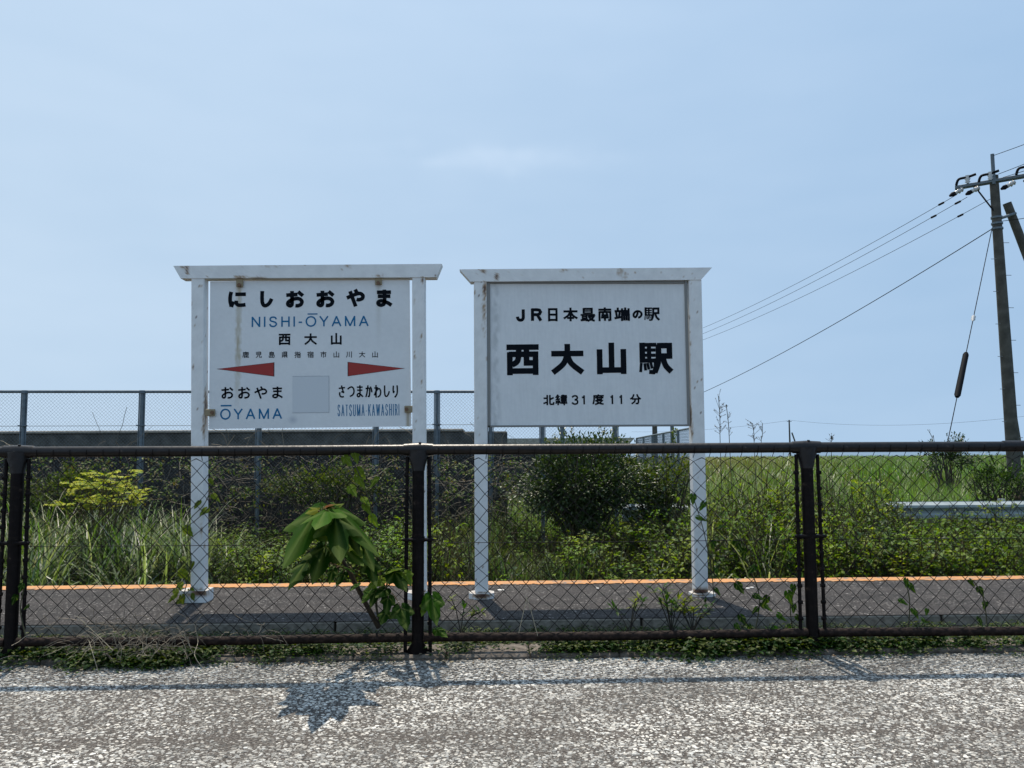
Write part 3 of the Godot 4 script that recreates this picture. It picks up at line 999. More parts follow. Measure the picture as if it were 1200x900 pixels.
	write(face, board, "西大山駅", [e2.call(227, 384, 383, 538), e2.call(420, 381, 579, 536), e2.call(617, 380, 767, 535), e2.call(806, 380, 964, 534)], 6.6)
	write(face, board, "北緯度分", [e2.call(391, 614, 442, 664), e2.call(444, 613, 498, 664), e2.call(605, 613, 658, 662), e2.call(766, 611, 820, 661)], 1.9)
	write(face, board, "3111", [e2.call(513, 617, 546, 661), e2.call(556, 617, 580, 661), e2.call(680, 616, 702, 660), e2.call(719, 616, 741, 660)], 1.9)

# ---------------------------------------------------------------- fences

func chain_link(s: Shape, x0: float, x1: float, y0: float, y1: float, z: float, period: float, r: float, sides: int, along := Transform3D(), wobble := 0.0) -> void:
	var half := period * 0.5
	var cols := int((x1 - x0) / half)
	var rows := int(ceil((y1 - y0) / half))
	for i in cols:
		var path := []
		for k in rows + 1:
			var odd := (i + k) % 2
			var y := minf(y1, y0 + k * half)
			var x := x0 + (i + odd) * half
			if wobble > 0.0:
				x += wobble * fine.get_noise_2d(x * 2.0, y * 2.0)
				y += wobble * 0.6 * fine.get_noise_2d(x * 2.0 + 40.0, y * 2.0)
			path.append(along * Vector3(x, y, z + (r * 0.9 if odd else -r * 0.9) * (1.0 if i % 2 else -1.0)))
		s.tube(path, r, sides)

func make_front_fence() -> void:
	var a := at_z(40, 529.5, FENCE_Z)
	var b := at_z(1190, 522.7, FENCE_Z)
	var rail_y := (a.y + b.y) * 0.5
	var low_y := at_z(640, 745, FENCE_Z).y
	var posts := []
	for px in [18.0, 490.0, 948.0]:
		posts.append(at_z(px, 620, FENCE_Z).x)
	var gap: float = (posts[2] - posts[0]) * 0.5
	posts.push_front(posts[0] - gap)
	posts.append(posts[3] + gap)
	var t := thing("chain_link_fence", "dark brown pipe and chain link fence along the white pebbled pavement", "fence", Vector3(posts[2], 0.08, FENCE_Z))
	var clamp_y := at_z(490, 632, FENCE_Z).y
	for i in posts.size():
		var x: float = posts[i]
		var s := Shape.new()
		s.tube([Vector3(x, 0.02, FENCE_Z), Vector3(x, rail_y - 0.02, FENCE_Z)], 0.034, 16)
		s.tube([Vector3(x, 0.04, FENCE_Z), Vector3(x, 0.09, FENCE_Z), Vector3(x, 0.13, FENCE_Z)], [0.075, 0.062, 0.036], 14)
		var post := build(s, "post", M.iron, t)
		s = Shape.new()
		s.tube([Vector3(x - 0.085, rail_y, FENCE_Z), Vector3(x - 0.08, rail_y, FENCE_Z), Vector3(x, rail_y + 0.002, FENCE_Z), Vector3(x + 0.08, rail_y, FENCE_Z), Vector3(x + 0.085, rail_y, FENCE_Z)], [0.030, 0.0345, 0.037, 0.0345, 0.030], 16)
		s.tube([Vector3(x, rail_y, FENCE_Z), Vector3(x, rail_y - 0.04, FENCE_Z), Vector3(x, rail_y - 0.085, FENCE_Z), Vector3(x, rail_y - 0.12, FENCE_Z)], [0.062, 0.056, 0.042, 0.036], 16)
		s.tube([Vector3(x + 0.01, rail_y + 0.034, FENCE_Z + 0.012), Vector3(x + 0.01, rail_y + 0.042, FENCE_Z + 0.013)], 0.008, 6, Color.WHITE, true)
		build(s, "rail_socket", M.rail, post)
		for side in [-1.0, 1.0]:
			s = Shape.new()
			var lean: float = 0.004 * side
			s.tube([Vector3(x + side * 0.066 + lean, 0.06, FENCE_Z + 0.004), Vector3(x + side * 0.062, rail_y - 0.04, FENCE_Z + 0.004)], 0.0105, 8)
			var y := 0.15
			while y < rail_y - 0.1:
				s.tube([Vector3(x + side * 0.054, y, FENCE_Z + 0.006), Vector3(x + side * 0.078, y, FENCE_Z + 0.006)], 0.0118, 6, Color.WHITE, true)
				y += 0.0915
			build(s, "tension_rod", M.iron, post)
		s = Shape.new()
		s.box(Vector3(x, clamp_y, FENCE_Z + 0.02), Vector3(0.175, 0.018, 0.035), 0.005)
		s.tube([Vector3(x + 0.09, clamp_y, FENCE_Z + 0.02), Vector3(x - 0.09, clamp_y, FENCE_Z + 0.02)], 0.007, 6, Color.WHITE, true)
		s.tube([Vector3(x, clamp_y - 0.014, FENCE_Z), Vector3(x, clamp_y + 0.014, FENCE_Z)], 0.039, 14)
		build(s, "clamp", M.iron, post)
	for i in posts.size() - 1:
		var x0: float = posts[i]
		var x1: float = posts[i + 1]
		var s := Shape.new()
		s.tube([Vector3(x0, rail_y, FENCE_Z), Vector3((x0 + x1) * 0.5, rail_y - 0.002, FENCE_Z), Vector3(x1, rail_y, FENCE_Z)], 0.030, 18)
		if i == 3:
			var jx := at_z(1175, 525, FENCE_Z).x
			s.tube([Vector3(jx, rail_y, FENCE_Z), Vector3(jx + 0.005, rail_y, FENCE_Z), Vector3(jx + 0.3, rail_y, FENCE_Z)], [0.030, 0.0325, 0.0325], 18)
		build(s, "top_rail", M.rail, t)
		s = Shape.new()
		s.tube([Vector3(x0 + 0.03, low_y, FENCE_Z), Vector3((x0 + x1) * 0.5, low_y - 0.006, FENCE_Z), Vector3(x1 - 0.03, low_y, FENCE_Z)], 0.0245, 14)
		build(s, "bottom_rail", M.rusty_iron, t)
		s = Shape.new()
		s.tube([Vector3(x0 + 0.06, clamp_y - 0.02, FENCE_Z + 0.003), Vector3((x0 + x1) * 0.5, clamp_y - 0.024, FENCE_Z + 0.003), Vector3(x1 - 0.06, clamp_y - 0.02, FENCE_Z + 0.003)], 0.0019, 5)
		build(s, "tension_wire", M.wire, t)
		s = Shape.new()
		chain_link(s, x0 + 0.068, x1 - 0.06, low_y + 0.015, rail_y - 0.05, FENCE_Z, 0.0915, 0.0026, 4, Transform3D(), 0.022)
		var x := x0 + 0.11
		while x < x1 - 0.08:      # ties that hang the net from the rail
			s.tube([Vector3(x, rail_y - 0.055, FENCE_Z + 0.002), Vector3(x + 0.004, rail_y - 0.02, FENCE_Z + 0.031), Vector3(x + 0.006, rail_y + 0.01, FENCE_Z + 0.03)], 0.0022, 4)
			x += 0.0915
		build(s, "wire_net", M.wire, t)

func back_line(px: float) -> Vector3:      # the foot line of the rear fence
	var z := lerpf(-13.75, -14.15, (px - 20.0) / 510.0)
	var p := at_z(px, 560, z)
	return Vector3(p.x, 0, z)

func make_back_wall_and_fences() -> void:
	# rear fence
	var t := thing("rear_fence", "tall grey galvanised chain link fence before the dark retaining wall", "fence", back_line(302) + Vector3(0, BACK_GROUND, 0))
	var columns := [-114.0, 25.0, 164.0, 302.0, 440.0, 512.0, 575.0, 636.0, 722.0]
	var top := at_z(164, 459, back_line(164).z).y
	var pts := []
	for px in columns:
		pts.append(back_line(px))
	for i in pts.size():
		var p: Vector3 = pts[i]
		var s := Shape.new()
		s.tube([p + Vector3(0, BACK_GROUND, 0), p + Vector3(0, top, 0)], 0.034, 10)
		s.tube([p + Vector3(0, top - 0.03, 0), p + Vector3(0, top + 0.02, 0)], 0.05, 10, Color.WHITE, true)
		for side in [-0.045, 0.045]:
			s.tube([p + Vector3(side, top - 1.5, 0.01), p + Vector3(side, top, 0.01)], 0.010, 6)
		s.box(p + Vector3(0, top - 0.56, 0.03), Vector3(0.15, 0.022, 0.03), 0.004)
		build(s, "post", M.galvanised, t)
		if i == 0:
			continue
		var a: Vector3 = pts[i - 1]
		s = Shape.new()
		s.tube([a + Vector3(0, top, 0), p + Vector3(0, top, 0)], 0.024, 8)
		build(s, "top_rail", M.galvanised, t)
		s = Shape.new()
		s.tube([a + Vector3(0, top - 0.565, 0.012), p + Vector3(0, top - 0.565, 0.012)], 0.004, 4)
		var along := Transform3D(Basis(Vector3.UP, -atan2((p - a).z, (p - a).x)), a)
		chain_link(s, 0.04, (p - a).length() - 0.04, top - 1.75, top, 0.0, 0.058, 0.0021, 3, along)
		build(s, "wire_net", M.grey_wire, t)
	# retaining wall with its pale cap
	var zw := -15.2
	var x_end := at_z(594.5, 515, zw).x
	var y_cap := at_z(164, 504.5, zw).y
	t = thing("retaining_wall", "long dark concrete retaining wall with a pale cap behind the rear fence", "wall", Vector3(-6, BACK_GROUND, zw))
	var s := Shape.new()
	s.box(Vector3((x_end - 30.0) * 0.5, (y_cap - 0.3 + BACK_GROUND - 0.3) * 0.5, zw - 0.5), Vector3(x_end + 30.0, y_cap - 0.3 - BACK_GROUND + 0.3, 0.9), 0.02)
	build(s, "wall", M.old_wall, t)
	s = Shape.new()
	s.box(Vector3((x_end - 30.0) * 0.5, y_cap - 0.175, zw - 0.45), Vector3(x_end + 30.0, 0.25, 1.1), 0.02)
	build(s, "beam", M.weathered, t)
	s = Shape.new()
	s.box(Vector3((x_end - 30.0) * 0.5 - 0.4, y_cap - 0.025, zw - 0.42), Vector3(x_end + 30.0 - 0.8, 0.05, 1.12), 0.012)
	build(s, "cap", M.concrete, t)
	# lower slab farther off
	var zs := -21.0
	t = thing("far_slab", "low grey concrete slab with slanted end showing beneath the framed sign", "wall", Vector3(2, BACK_GROUND, zs))
	s = Shape.new()
	var a1 := at_z(560, 514, zs)
	var a2 := at_z(744, 513, zs)
	var a3 := at_z(737, 521, zs)
	s.slab([Vector3(a1.x, a2.y, 0), Vector3(a2.x, a2.y, 0), Vector3(a3.x, a3.y, 0), Vector3(a1.x, a3.y, 0)], zs, zs - 1.0)
	build(s, "slab", M.concrete, t)
	s = Shape.new()
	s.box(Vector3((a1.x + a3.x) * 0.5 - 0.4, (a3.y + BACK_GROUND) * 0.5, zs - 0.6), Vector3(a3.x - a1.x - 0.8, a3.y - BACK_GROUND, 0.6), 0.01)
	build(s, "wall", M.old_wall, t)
	# a side fence running away beside it
	t = thing("side_fence", "grey chain link fence running away beyond the framed sign's right post", "fence", Vector3(4.5, BACK_GROUND, -22))
	var p0 := at_d(818, 500, 17.0)
	var p1 := at_d(746, 516, 33.0)
	p1.y = p0.y
	s = Shape.new()
	s.tube([p0, p1], 0.022, 8)
	build(s, "top_rail", M.galvanised, t)
	for k in 6:
		var p := p0.lerp(p1, k / 5.0)
		s = Shape.new()
		s.tube([Vector3(p.x, BACK_GROUND, p.z), p], 0.035, 8)
		build(s, "post", M.galvanised, t)
	s = Shape.new()
	var dv := p1 - p0
	chain_link(s, 0.0, dv.length(), p0.y - 1.3, p0.y, 0.0, 0.07, 0.002, 3, Transform3D(Basis(Vector3.UP, -atan2(dv.z, dv.x)), Vector3(p0.x, 0, p0.z)))
	build(s, "wire_net", M.grey_wire, t)
	# two slim posts seen under the framed sign
	for k in [[659.0, 18.5, 0.05], [788.0, 22.0, 0.05]]:
		var p := at_d(k[0], 520, k[1])
		s = Shape.new()
		s.tube([Vector3(p.x, BACK_GROUND, p.z), Vector3(p.x, 2.3, p.z)], k[2], 8)
		s.tube([Vector3(p.x, 2.26, p.z), Vector3(p.x, 2.32, p.z)], k[2] + 0.012, 8, Color.WHITE, true)
		var o := build(s, "metal_post", M.galvanised)
		tag(o, "slim grey metal post " + ("rising beside the far slab" if k[0] < 700 else "rising behind the side fence"), "post")

func make_guardrail() -> void:
	var z := -13.6
	var b := at_z(1300, 597, z)
	var top := at_z(1120, 587.5, z).y
	var t := thing("guardrail", "pale blue white road guardrail sunk among roadside weeds", "guardrail", Vector3(b.x - 4.0, BACK_GROUND, z))
	var prof := [[0.0, 0.0], [0.006, 0.010], [0.085, 0.055], [0.09, 0.095], [0.02, 0.14], [0.0, 0.155], [0.02, 0.17], [0.09, 0.215], [0.085, 0.27], [0.006, 0.34], [0.0, 0.35]]
	var starts := [at_z(728, 597, z).x]
	var first := at_z(1038, 597, z).x
	for k in 3:
		starts.append(first + k * 4.0)
	for x: float in starts:
		var len := 3.99 if x > starts[0] else at_z(806, 597, z).x - x
		var s := Shape.new()
		for k in prof.size() - 1:
			var p: Array = prof[k]
			var q: Array = prof[k + 1]
			s.quad(Vector3(x, top - p[1], z + p[0]), Vector3(x + len, top - p[1], z + p[0]), Vector3(x + len, top - q[1], z + q[0]), Vector3(x, top - q[1], z + q[0]), Vector3(0, 0, 1))
		build(s, "beam", M.rail_white, t)
		s = Shape.new()
		s.tube([Vector3(x + len * 0.5, BACK_GROUND, z - 0.08), Vector3(x + len * 0.5, top + 0.03, z - 0.08)], 0.057, 10, Color.WHITE, true)
		build(s, "post", M.rail_white, t)

# ---------------------------------------------------------------- utility poles and wires

func cable(from: Vector3, to: Vector3, sag: float, r: float, label: String, called := "overhead_cable", group := "") -> void:
	var s := Shape.new()
	var pts := []
	for k in 25:
		var t := k / 24.0
		pts.append(from.lerp(to, t) + Vector3(0, -4.0 * sag * t * (1.0 - t), 0))
	s.tube(pts, r, 5)
	var o := build(s, called, M.cable)
	tag(o, label, "cable", group)

func make_poles_and_wires() -> void:
	var d := 25.0
	var foot := at_d(1187.5, 540, d)
	var zp := foot.z
	foot = at_z(1191.5, 595, zp)
	foot.y = BACK_GROUND
	var head := at_z(1164.5, 206, zp)
	var t := thing("utility_pole", "tall concrete utility pole with crossarm, insulators and leaning brace pole", "utility pole", foot)
	var s := Shape.new()
	s.tube([foot, foot.lerp(head, 0.5), head], [0.20, 0.165, 0.128], 16, Color.WHITE, true)
	build(s, "shaft", M.pole, t)
	var on := func(py: float) -> Vector3:
		var k := inverse_lerp(540.0, 206.0, py)
		return at_z(lerpf(1187.5, 1164.5, k), py, zp)
	s = Shape.new()
	var tip: Vector3 = at_z(1160.5, 182, zp)
	s.tube([Vector3(head.x - 0.07, head.y - 0.3, head.z + 0.1), Vector3(tip.x, tip.y, head.z + 0.1)], 0.055, 8, Color.WHITE, true)
	build(s, "top_pipe", M.galvanised, t)
	# crossarm, turned so that its left end stands farther off
	var armc: Vector3 = on.call(213.0) + Vector3(0, 0, 0.15)
	var armdir := Vector3(1.9, 0.05, 1.3).normalized()
	s = Shape.new()
	var turn := Basis(armdir, Vector3.UP.cross(armdir).cross(armdir).normalized() * -1.0, Vector3.ZERO)
	turn.z = turn.x.cross(turn.y).normalized()
	s.box(armc, Vector3(2.3, 0.09, 0.09), 0.008, Color.WHITE, turn)
	s.box(armc + Vector3(0, 0.02, -0.3), Vector3(2.0, 0.08, 0.08), 0.008, Color.WHITE, turn)
	build(s, "crossarm", M.galvanised, t)
	s = Shape.new()
	s.tube([armc - armdir * 0.62 + Vector3(0, -0.05, 0), on.call(247.0) + Vector3(-0.12, 0, 0.05)], 0.025, 6)
	build(s, "arm_brace", M.cable, t)
	for k in [[-0.95, -0.10, 1], [-0.5, -0.14, 1], [-0.82, 0.05, 0], [-0.2, 0.03, 0], [0.45, -0.16, 1], [0.8, 0.05, 0], [1.05, -0.04, 1]]:
		s = Shape.new()
		var c: Vector3 = armc + armdir * k[0] + Vector3(0, k[1], 0.05)
		var ax := Vector3(-0.75, -0.38, -0.3).normalized() if k[2] == 1 else Vector3.UP
		s.tube([c, c + ax * 0.05, c + ax * 0.07, c + ax * 0.15, c + ax * 0.17, c + ax * 0.25], [0.03, 0.085, 0.05, 0.09, 0.05, 0.07], 10, Color.WHITE, true)
		build(s, "insulator", M.porcelain, t)
		s = Shape.new()
		if k[2] == 1:
			s.tube([c + ax * 0.22, c + ax * 0.34, c + ax * 0.44], [0.055, 0.075, 0.03], 8, Color.WHITE, true)
		else:
			var e: Vector3 = c + Vector3.UP * 0.2
			s.tube(curve([e - armdir * 0.32 + Vector3(0, -0.2, 0), e - armdir * 0.24 + Vector3(0, -0.02, 0), e, e + armdir * 0.24 + Vector3(0, 0.05, 0)], 4), 0.04, 7, Color.WHITE, true)
		build(s, "wire_cover", M.cable, t)
	for py in [255.0, 262.0, 268.0]:
		s = Shape.new()
		var c: Vector3 = on.call(py)
		s.tube([c - Vector3(0, 0.03, 0), c + Vector3(0, 0.03, 0)], 0.165, 14, Color.WHITE, true)
		build(s, "band", M.galvanised, t)
	var py := 285.0
	var flip := 1.0
	while py < 520.0:
		var c: Vector3 = on.call(py)
		s = Shape.new()
		s.tube([c + Vector3(flip * 0.12, 0, 0.06), c + Vector3(flip * 0.30, 0, 0.06)], 0.009, 5, Color.WHITE, true)
		build(s, "step_bolt", M.galvanised, t)
		py += 19.0
		flip = -flip
	s = Shape.new()
	var b0 := at_z(1180, 238, zp - 0.3)
	var bdir := at_z(1200, 290, zp - 0.3) - b0
	var b1 := b0 + bdir * ((BACK_GROUND - b0.y) / bdir.y)
	s.tube([b1, b0], [0.16, 0.125], 14, Color.WHITE, true)
	build(s, "brace_pole", M.pole, t)
	s = Shape.new()
	s.tube([on.call(256.0) + Vector3(0.1, 0, 0.0), at_z(1190, 250, zp - 0.2)], 0.045, 8, Color.WHITE, true)
	build(s, "brace_bracket", M.galvanised, t)

	# the next pole of the line, mostly hidden by the framed sign
	var fd := 57.0
	var ff := at_d(767.5, 515, fd)
	ff.y = BACK_GROUND
	var fh := at_d(766.0, 398, fd)
	t = thing("utility_pole", "distant utility pole mostly hidden behind the framed sign", "utility pole", ff)
	s = Shape.new()
	s.tube([ff, Vector3(ff.x, fh.y, ff.z)], [0.2, 0.13], 12, Color.WHITE, true)
	build(s, "shaft", M.pole, t)
	s = Shape.new()
	s.box(Vector3(ff.x, fh.y - 0.5, ff.z), Vector3(1.9, 0.1, 0.1), 0.01)
	build(s, "crossarm", M.galvanised, t)

	# wires of the line
	var g := "line wires between the two concrete poles"
	var left_end := [Vector2(1121.5, 228), Vector2(1133.5, 231), Vector2(1161, 233)]
	for k in 3:
		var a: Vector3 = at_z(left_end[k].x, left_end[k].y, zp - 0.3)
		var b := at_d(760 + k * 6, 408 + k * 4, fd)
		cable(a, b, 0.45, 0.0085, ["uppermost", "middle", "lowest"][k] + " of three thin power wires running from crossarm to distant pole", "power_wire", g)
		for m in ([0.06] if k == 0 else [0.035, 0.13] if k == 1 else [0.11]):
			var p := a.lerp(b, m * 0.4) + Vector3(0, -0.45 * 4.0 * m * 0.4, 0)
			s = Shape.new()
			var dirn := (b - a).normalized() * 0.13
			s.tube([p - dirn, p - dirn * 0.9, p + dirn * 0.9, p + dirn], [0.01, 0.034, 0.034, 0.01], 7)
			var o := build(s, "wire_sleeve", M.cable)
			tag(o, "short black sleeve on the " + ["uppermost power wire", "middle power wire, close to the crossarm" if m < 0.05 else "middle power wire, farther from the crossarm", "lowest power wire"][k], "sleeve", "sleeves on the power wires")
	cable(at_z(1163, 268, zp + 0.1), at_d(764, 484, fd), 0.5, 0.0145, "thick telephone cable sagging left from the pole below the power wires", "telephone_cable")
	var away := [[Vector2(1162, 183), 2.6], [Vector2(1170, 204), 1.8], [Vector2(1175, 208), 1.6], [Vector2(1175, 259), 1.2]]
	for k in 4:
		var a := at_z(away[k][0].x, away[k][0].y, zp + 0.1)
		var to: Vector2 = [Vector2(1200, 165.5), Vector2(1200, 188.5), Vector2(1200, 196.5), Vector2(1200, 252)][k]
		var b := at_z(to.x, to.y, zp + 1.0)
		cable(a, a + (b - a) * 9.0, 0.25, 0.010, ["single wire leaving the pole's top pipe to the right", "upper wire leaving the right side of the crossarm", "lower wire leaving the right side of the crossarm", "cable leaving the pole's bands to the right"][k], "power_wire" if k < 3 else "telephone_cable")
	# guy wire with its black guard
	var g0 := at_z(1162, 270, zp + 0.15)
	var g1 := at_d(1108.5, 528, d - 4.0)
	var gdir := g1 - g0
	g1 = g0 + gdir * ((BACK_GROUND - g0.y) / gdir.y)
	t = thing("guy_wire", "slanting guy wire with black guard tube beside the utility pole", "guy wire", g1)
	s = Shape.new()
	s.tube([g0, g1], 0.012, 5)
	build(s, "wire", M.cable, t)
	var on_guy := func(y: float) -> Vector3:
		var best := 0.0
		var gap := 1e9
		for k in 400:
			var q := absf(column_of(g0.lerp(g1, k / 400.0)).y - y)
			if q < gap:
				gap = q
				best = k / 400.0
		return g0.lerp(g1, best)
	var ga: Vector3 = on_guy.call(414.0)
	var gb: Vector3 = on_guy.call(465.0)
	s = Shape.new()
	s.tube([ga, ga.lerp(gb, 0.05), ga.lerp(gb, 0.3) , ga.lerp(gb, 0.6), ga.lerp(gb, 0.95), gb], [0.05, 0.078, 0.078, 0.082, 0.082, 0.05], 10, Color.WHITE, true)
	build(s, "guard_tube", M.cable, t)
	s = Shape.new()
	var gi: Vector3 = on_guy.call(373.0)
	var gn := gdir.normalized()
	s.tube([gi - gn * 0.12, gi - gn * 0.05, gi, gi + gn * 0.05, gi + gn * 0.12], [0.015, 0.06, 0.045, 0.06, 0.015], 8)
	build(s, "insulator", M.porcelain, t)

	# poles far across the field
	for k in [[926.0, 492.0, 190.0, true, "tiny far utility pole with a slanting strut on the horizon"], [1193.5, 485.0, 110.0, false, "slim far pole just beside the tall pole's foot"]]:
		var p := at_d(k[0], 530, k[2])
		p.y = BACK_GROUND
		var h := at_d(k[0], k[1], k[2])
		t = thing("far_pole", k[4], "utility pole", p)
		s = Shape.new()
		var tilt := 0.0 if k[3] else -0.55
		s.tube([p + Vector3(0.5 if not k[3] else 0.0, 0, 0), Vector3(p.x + tilt * 0.2, h.y, p.z)], [0.22, 0.15], 10, Color.WHITE, true)
		build(s, "shaft", M.pole, t)
		s = Shape.new()
		s.box(Vector3(p.x + (0.0 if k[3] else -0.5), h.y - 0.35, p.z), Vector3(1.1 if k[3] else 0.8, 0.12, 0.12), 0.0)
		build(s, "crossarm", M.galvanised, t)
		if k[3]:
			s = Shape.new()
			s.tube([at_d(936, 530, k[2]), at_d(928, 507, k[2])], 0.17, 8)
			build(s, "strut", M.pole, t)
	cable(at_d(926, 492.5, 190), at_d(740, 506, 230), 0.8, 0.022, "faint far wire stretching left from the tiny horizon pole", "far_wire")
	cable(at_d(926, 492.5, 190), at_d(1215, 486, 150), 1.5, 0.02, "faint far wire stretching right from the tiny horizon pole", "far_wire")

# ---------------------------------------------------------------- plants beyond the platform

func grass_tuft(blades: int, height: float, spread: float, width: float, droop: float, cols: Array) -> Shape:
	var s := Shape.new()
	for k in blades:
		var a := rf(0, TAU)
		var lean := rf(0.1, 1.1)
		var dir := Vector3(cos(a) * lean, 1.0, sin(a) * lean)
		var base := Vector3(rf(-1, 1) * spread, 0, rf(-1, 1) * spread)
		s.blade(base, dir, height * rf(0.6, 1.25), width * rf(0.6, 1.2), droop * rf(0.4, 1.6), 5, tint(cols[rng.randi() % cols.size()], 0.25))
	return s

func weed(stems: int, height: float, spread: float, leaf_len: float, aspect: float, cols: Array, leaves: int, stem_col: Color) -> Shape:
	var s := Shape.new()
	for k in stems:
		var a := rf(0, TAU)
		var lean := rf(0.0, 0.55)
		var base := Vector3(rf(-1, 1) * spread, 0, rf(-1, 1) * spread)
		var h := height * rf(0.55, 1.15)
		var pts := curve([base, base + Vector3(cos(a) * lean * 0.3, 0.5, sin(a) * lean * 0.3) * h, base + Vector3(cos(a) * lean + rf(-0.1, 0.1), 1.0, sin(a) * lean + rf(-0.1, 0.1)) * h], 3)
		s.tube(pts, 0.004, 3, stem_col)
		var col: Color = cols[rng.randi() % cols.size()]
		for j in leaves:
			var t := pow(rf(0.04, 1.0), 0.7)
			var p: Vector3 = pts[0].lerp(pts[3], t * 2.0) if t < 0.5 else pts[3].lerp(pts[6], t * 2.0 - 1.0)
			var b := a + j * 2.4 + rf(-0.5, 0.5)
			var dir := Vector3(cos(b), rf(-0.35, 0.7), sin(b))
			var l := leaf_len * rf(0.55, 1.3) * (1.1 - 0.4 * t)
			p += dir * rf(0.0, 0.05)
			s.leaf(p, dir, Vector3(rf(-0.4, 0.4), 1, rf(-0.4, 0.4)), l, l * aspect, tint(col, 0.28), 0.14, 0.18)
	return s

func upright(p: Vector3, size: float, wide := 1.0) -> Transform3D:
	var b := Basis(Vector3.UP, rf(0, TAU)) * Basis.from_scale(Vector3(size * wide, size, size * wide))
	return Transform3D(Basis(Vector3.RIGHT, rf(-0.12, 0.12)) * b, p)

func ground_y(z: float) -> float:
	return lerpf(-0.85, BACK_GROUND, clampf((-9.3 - z) / 0.9, 0.0, 1.0))

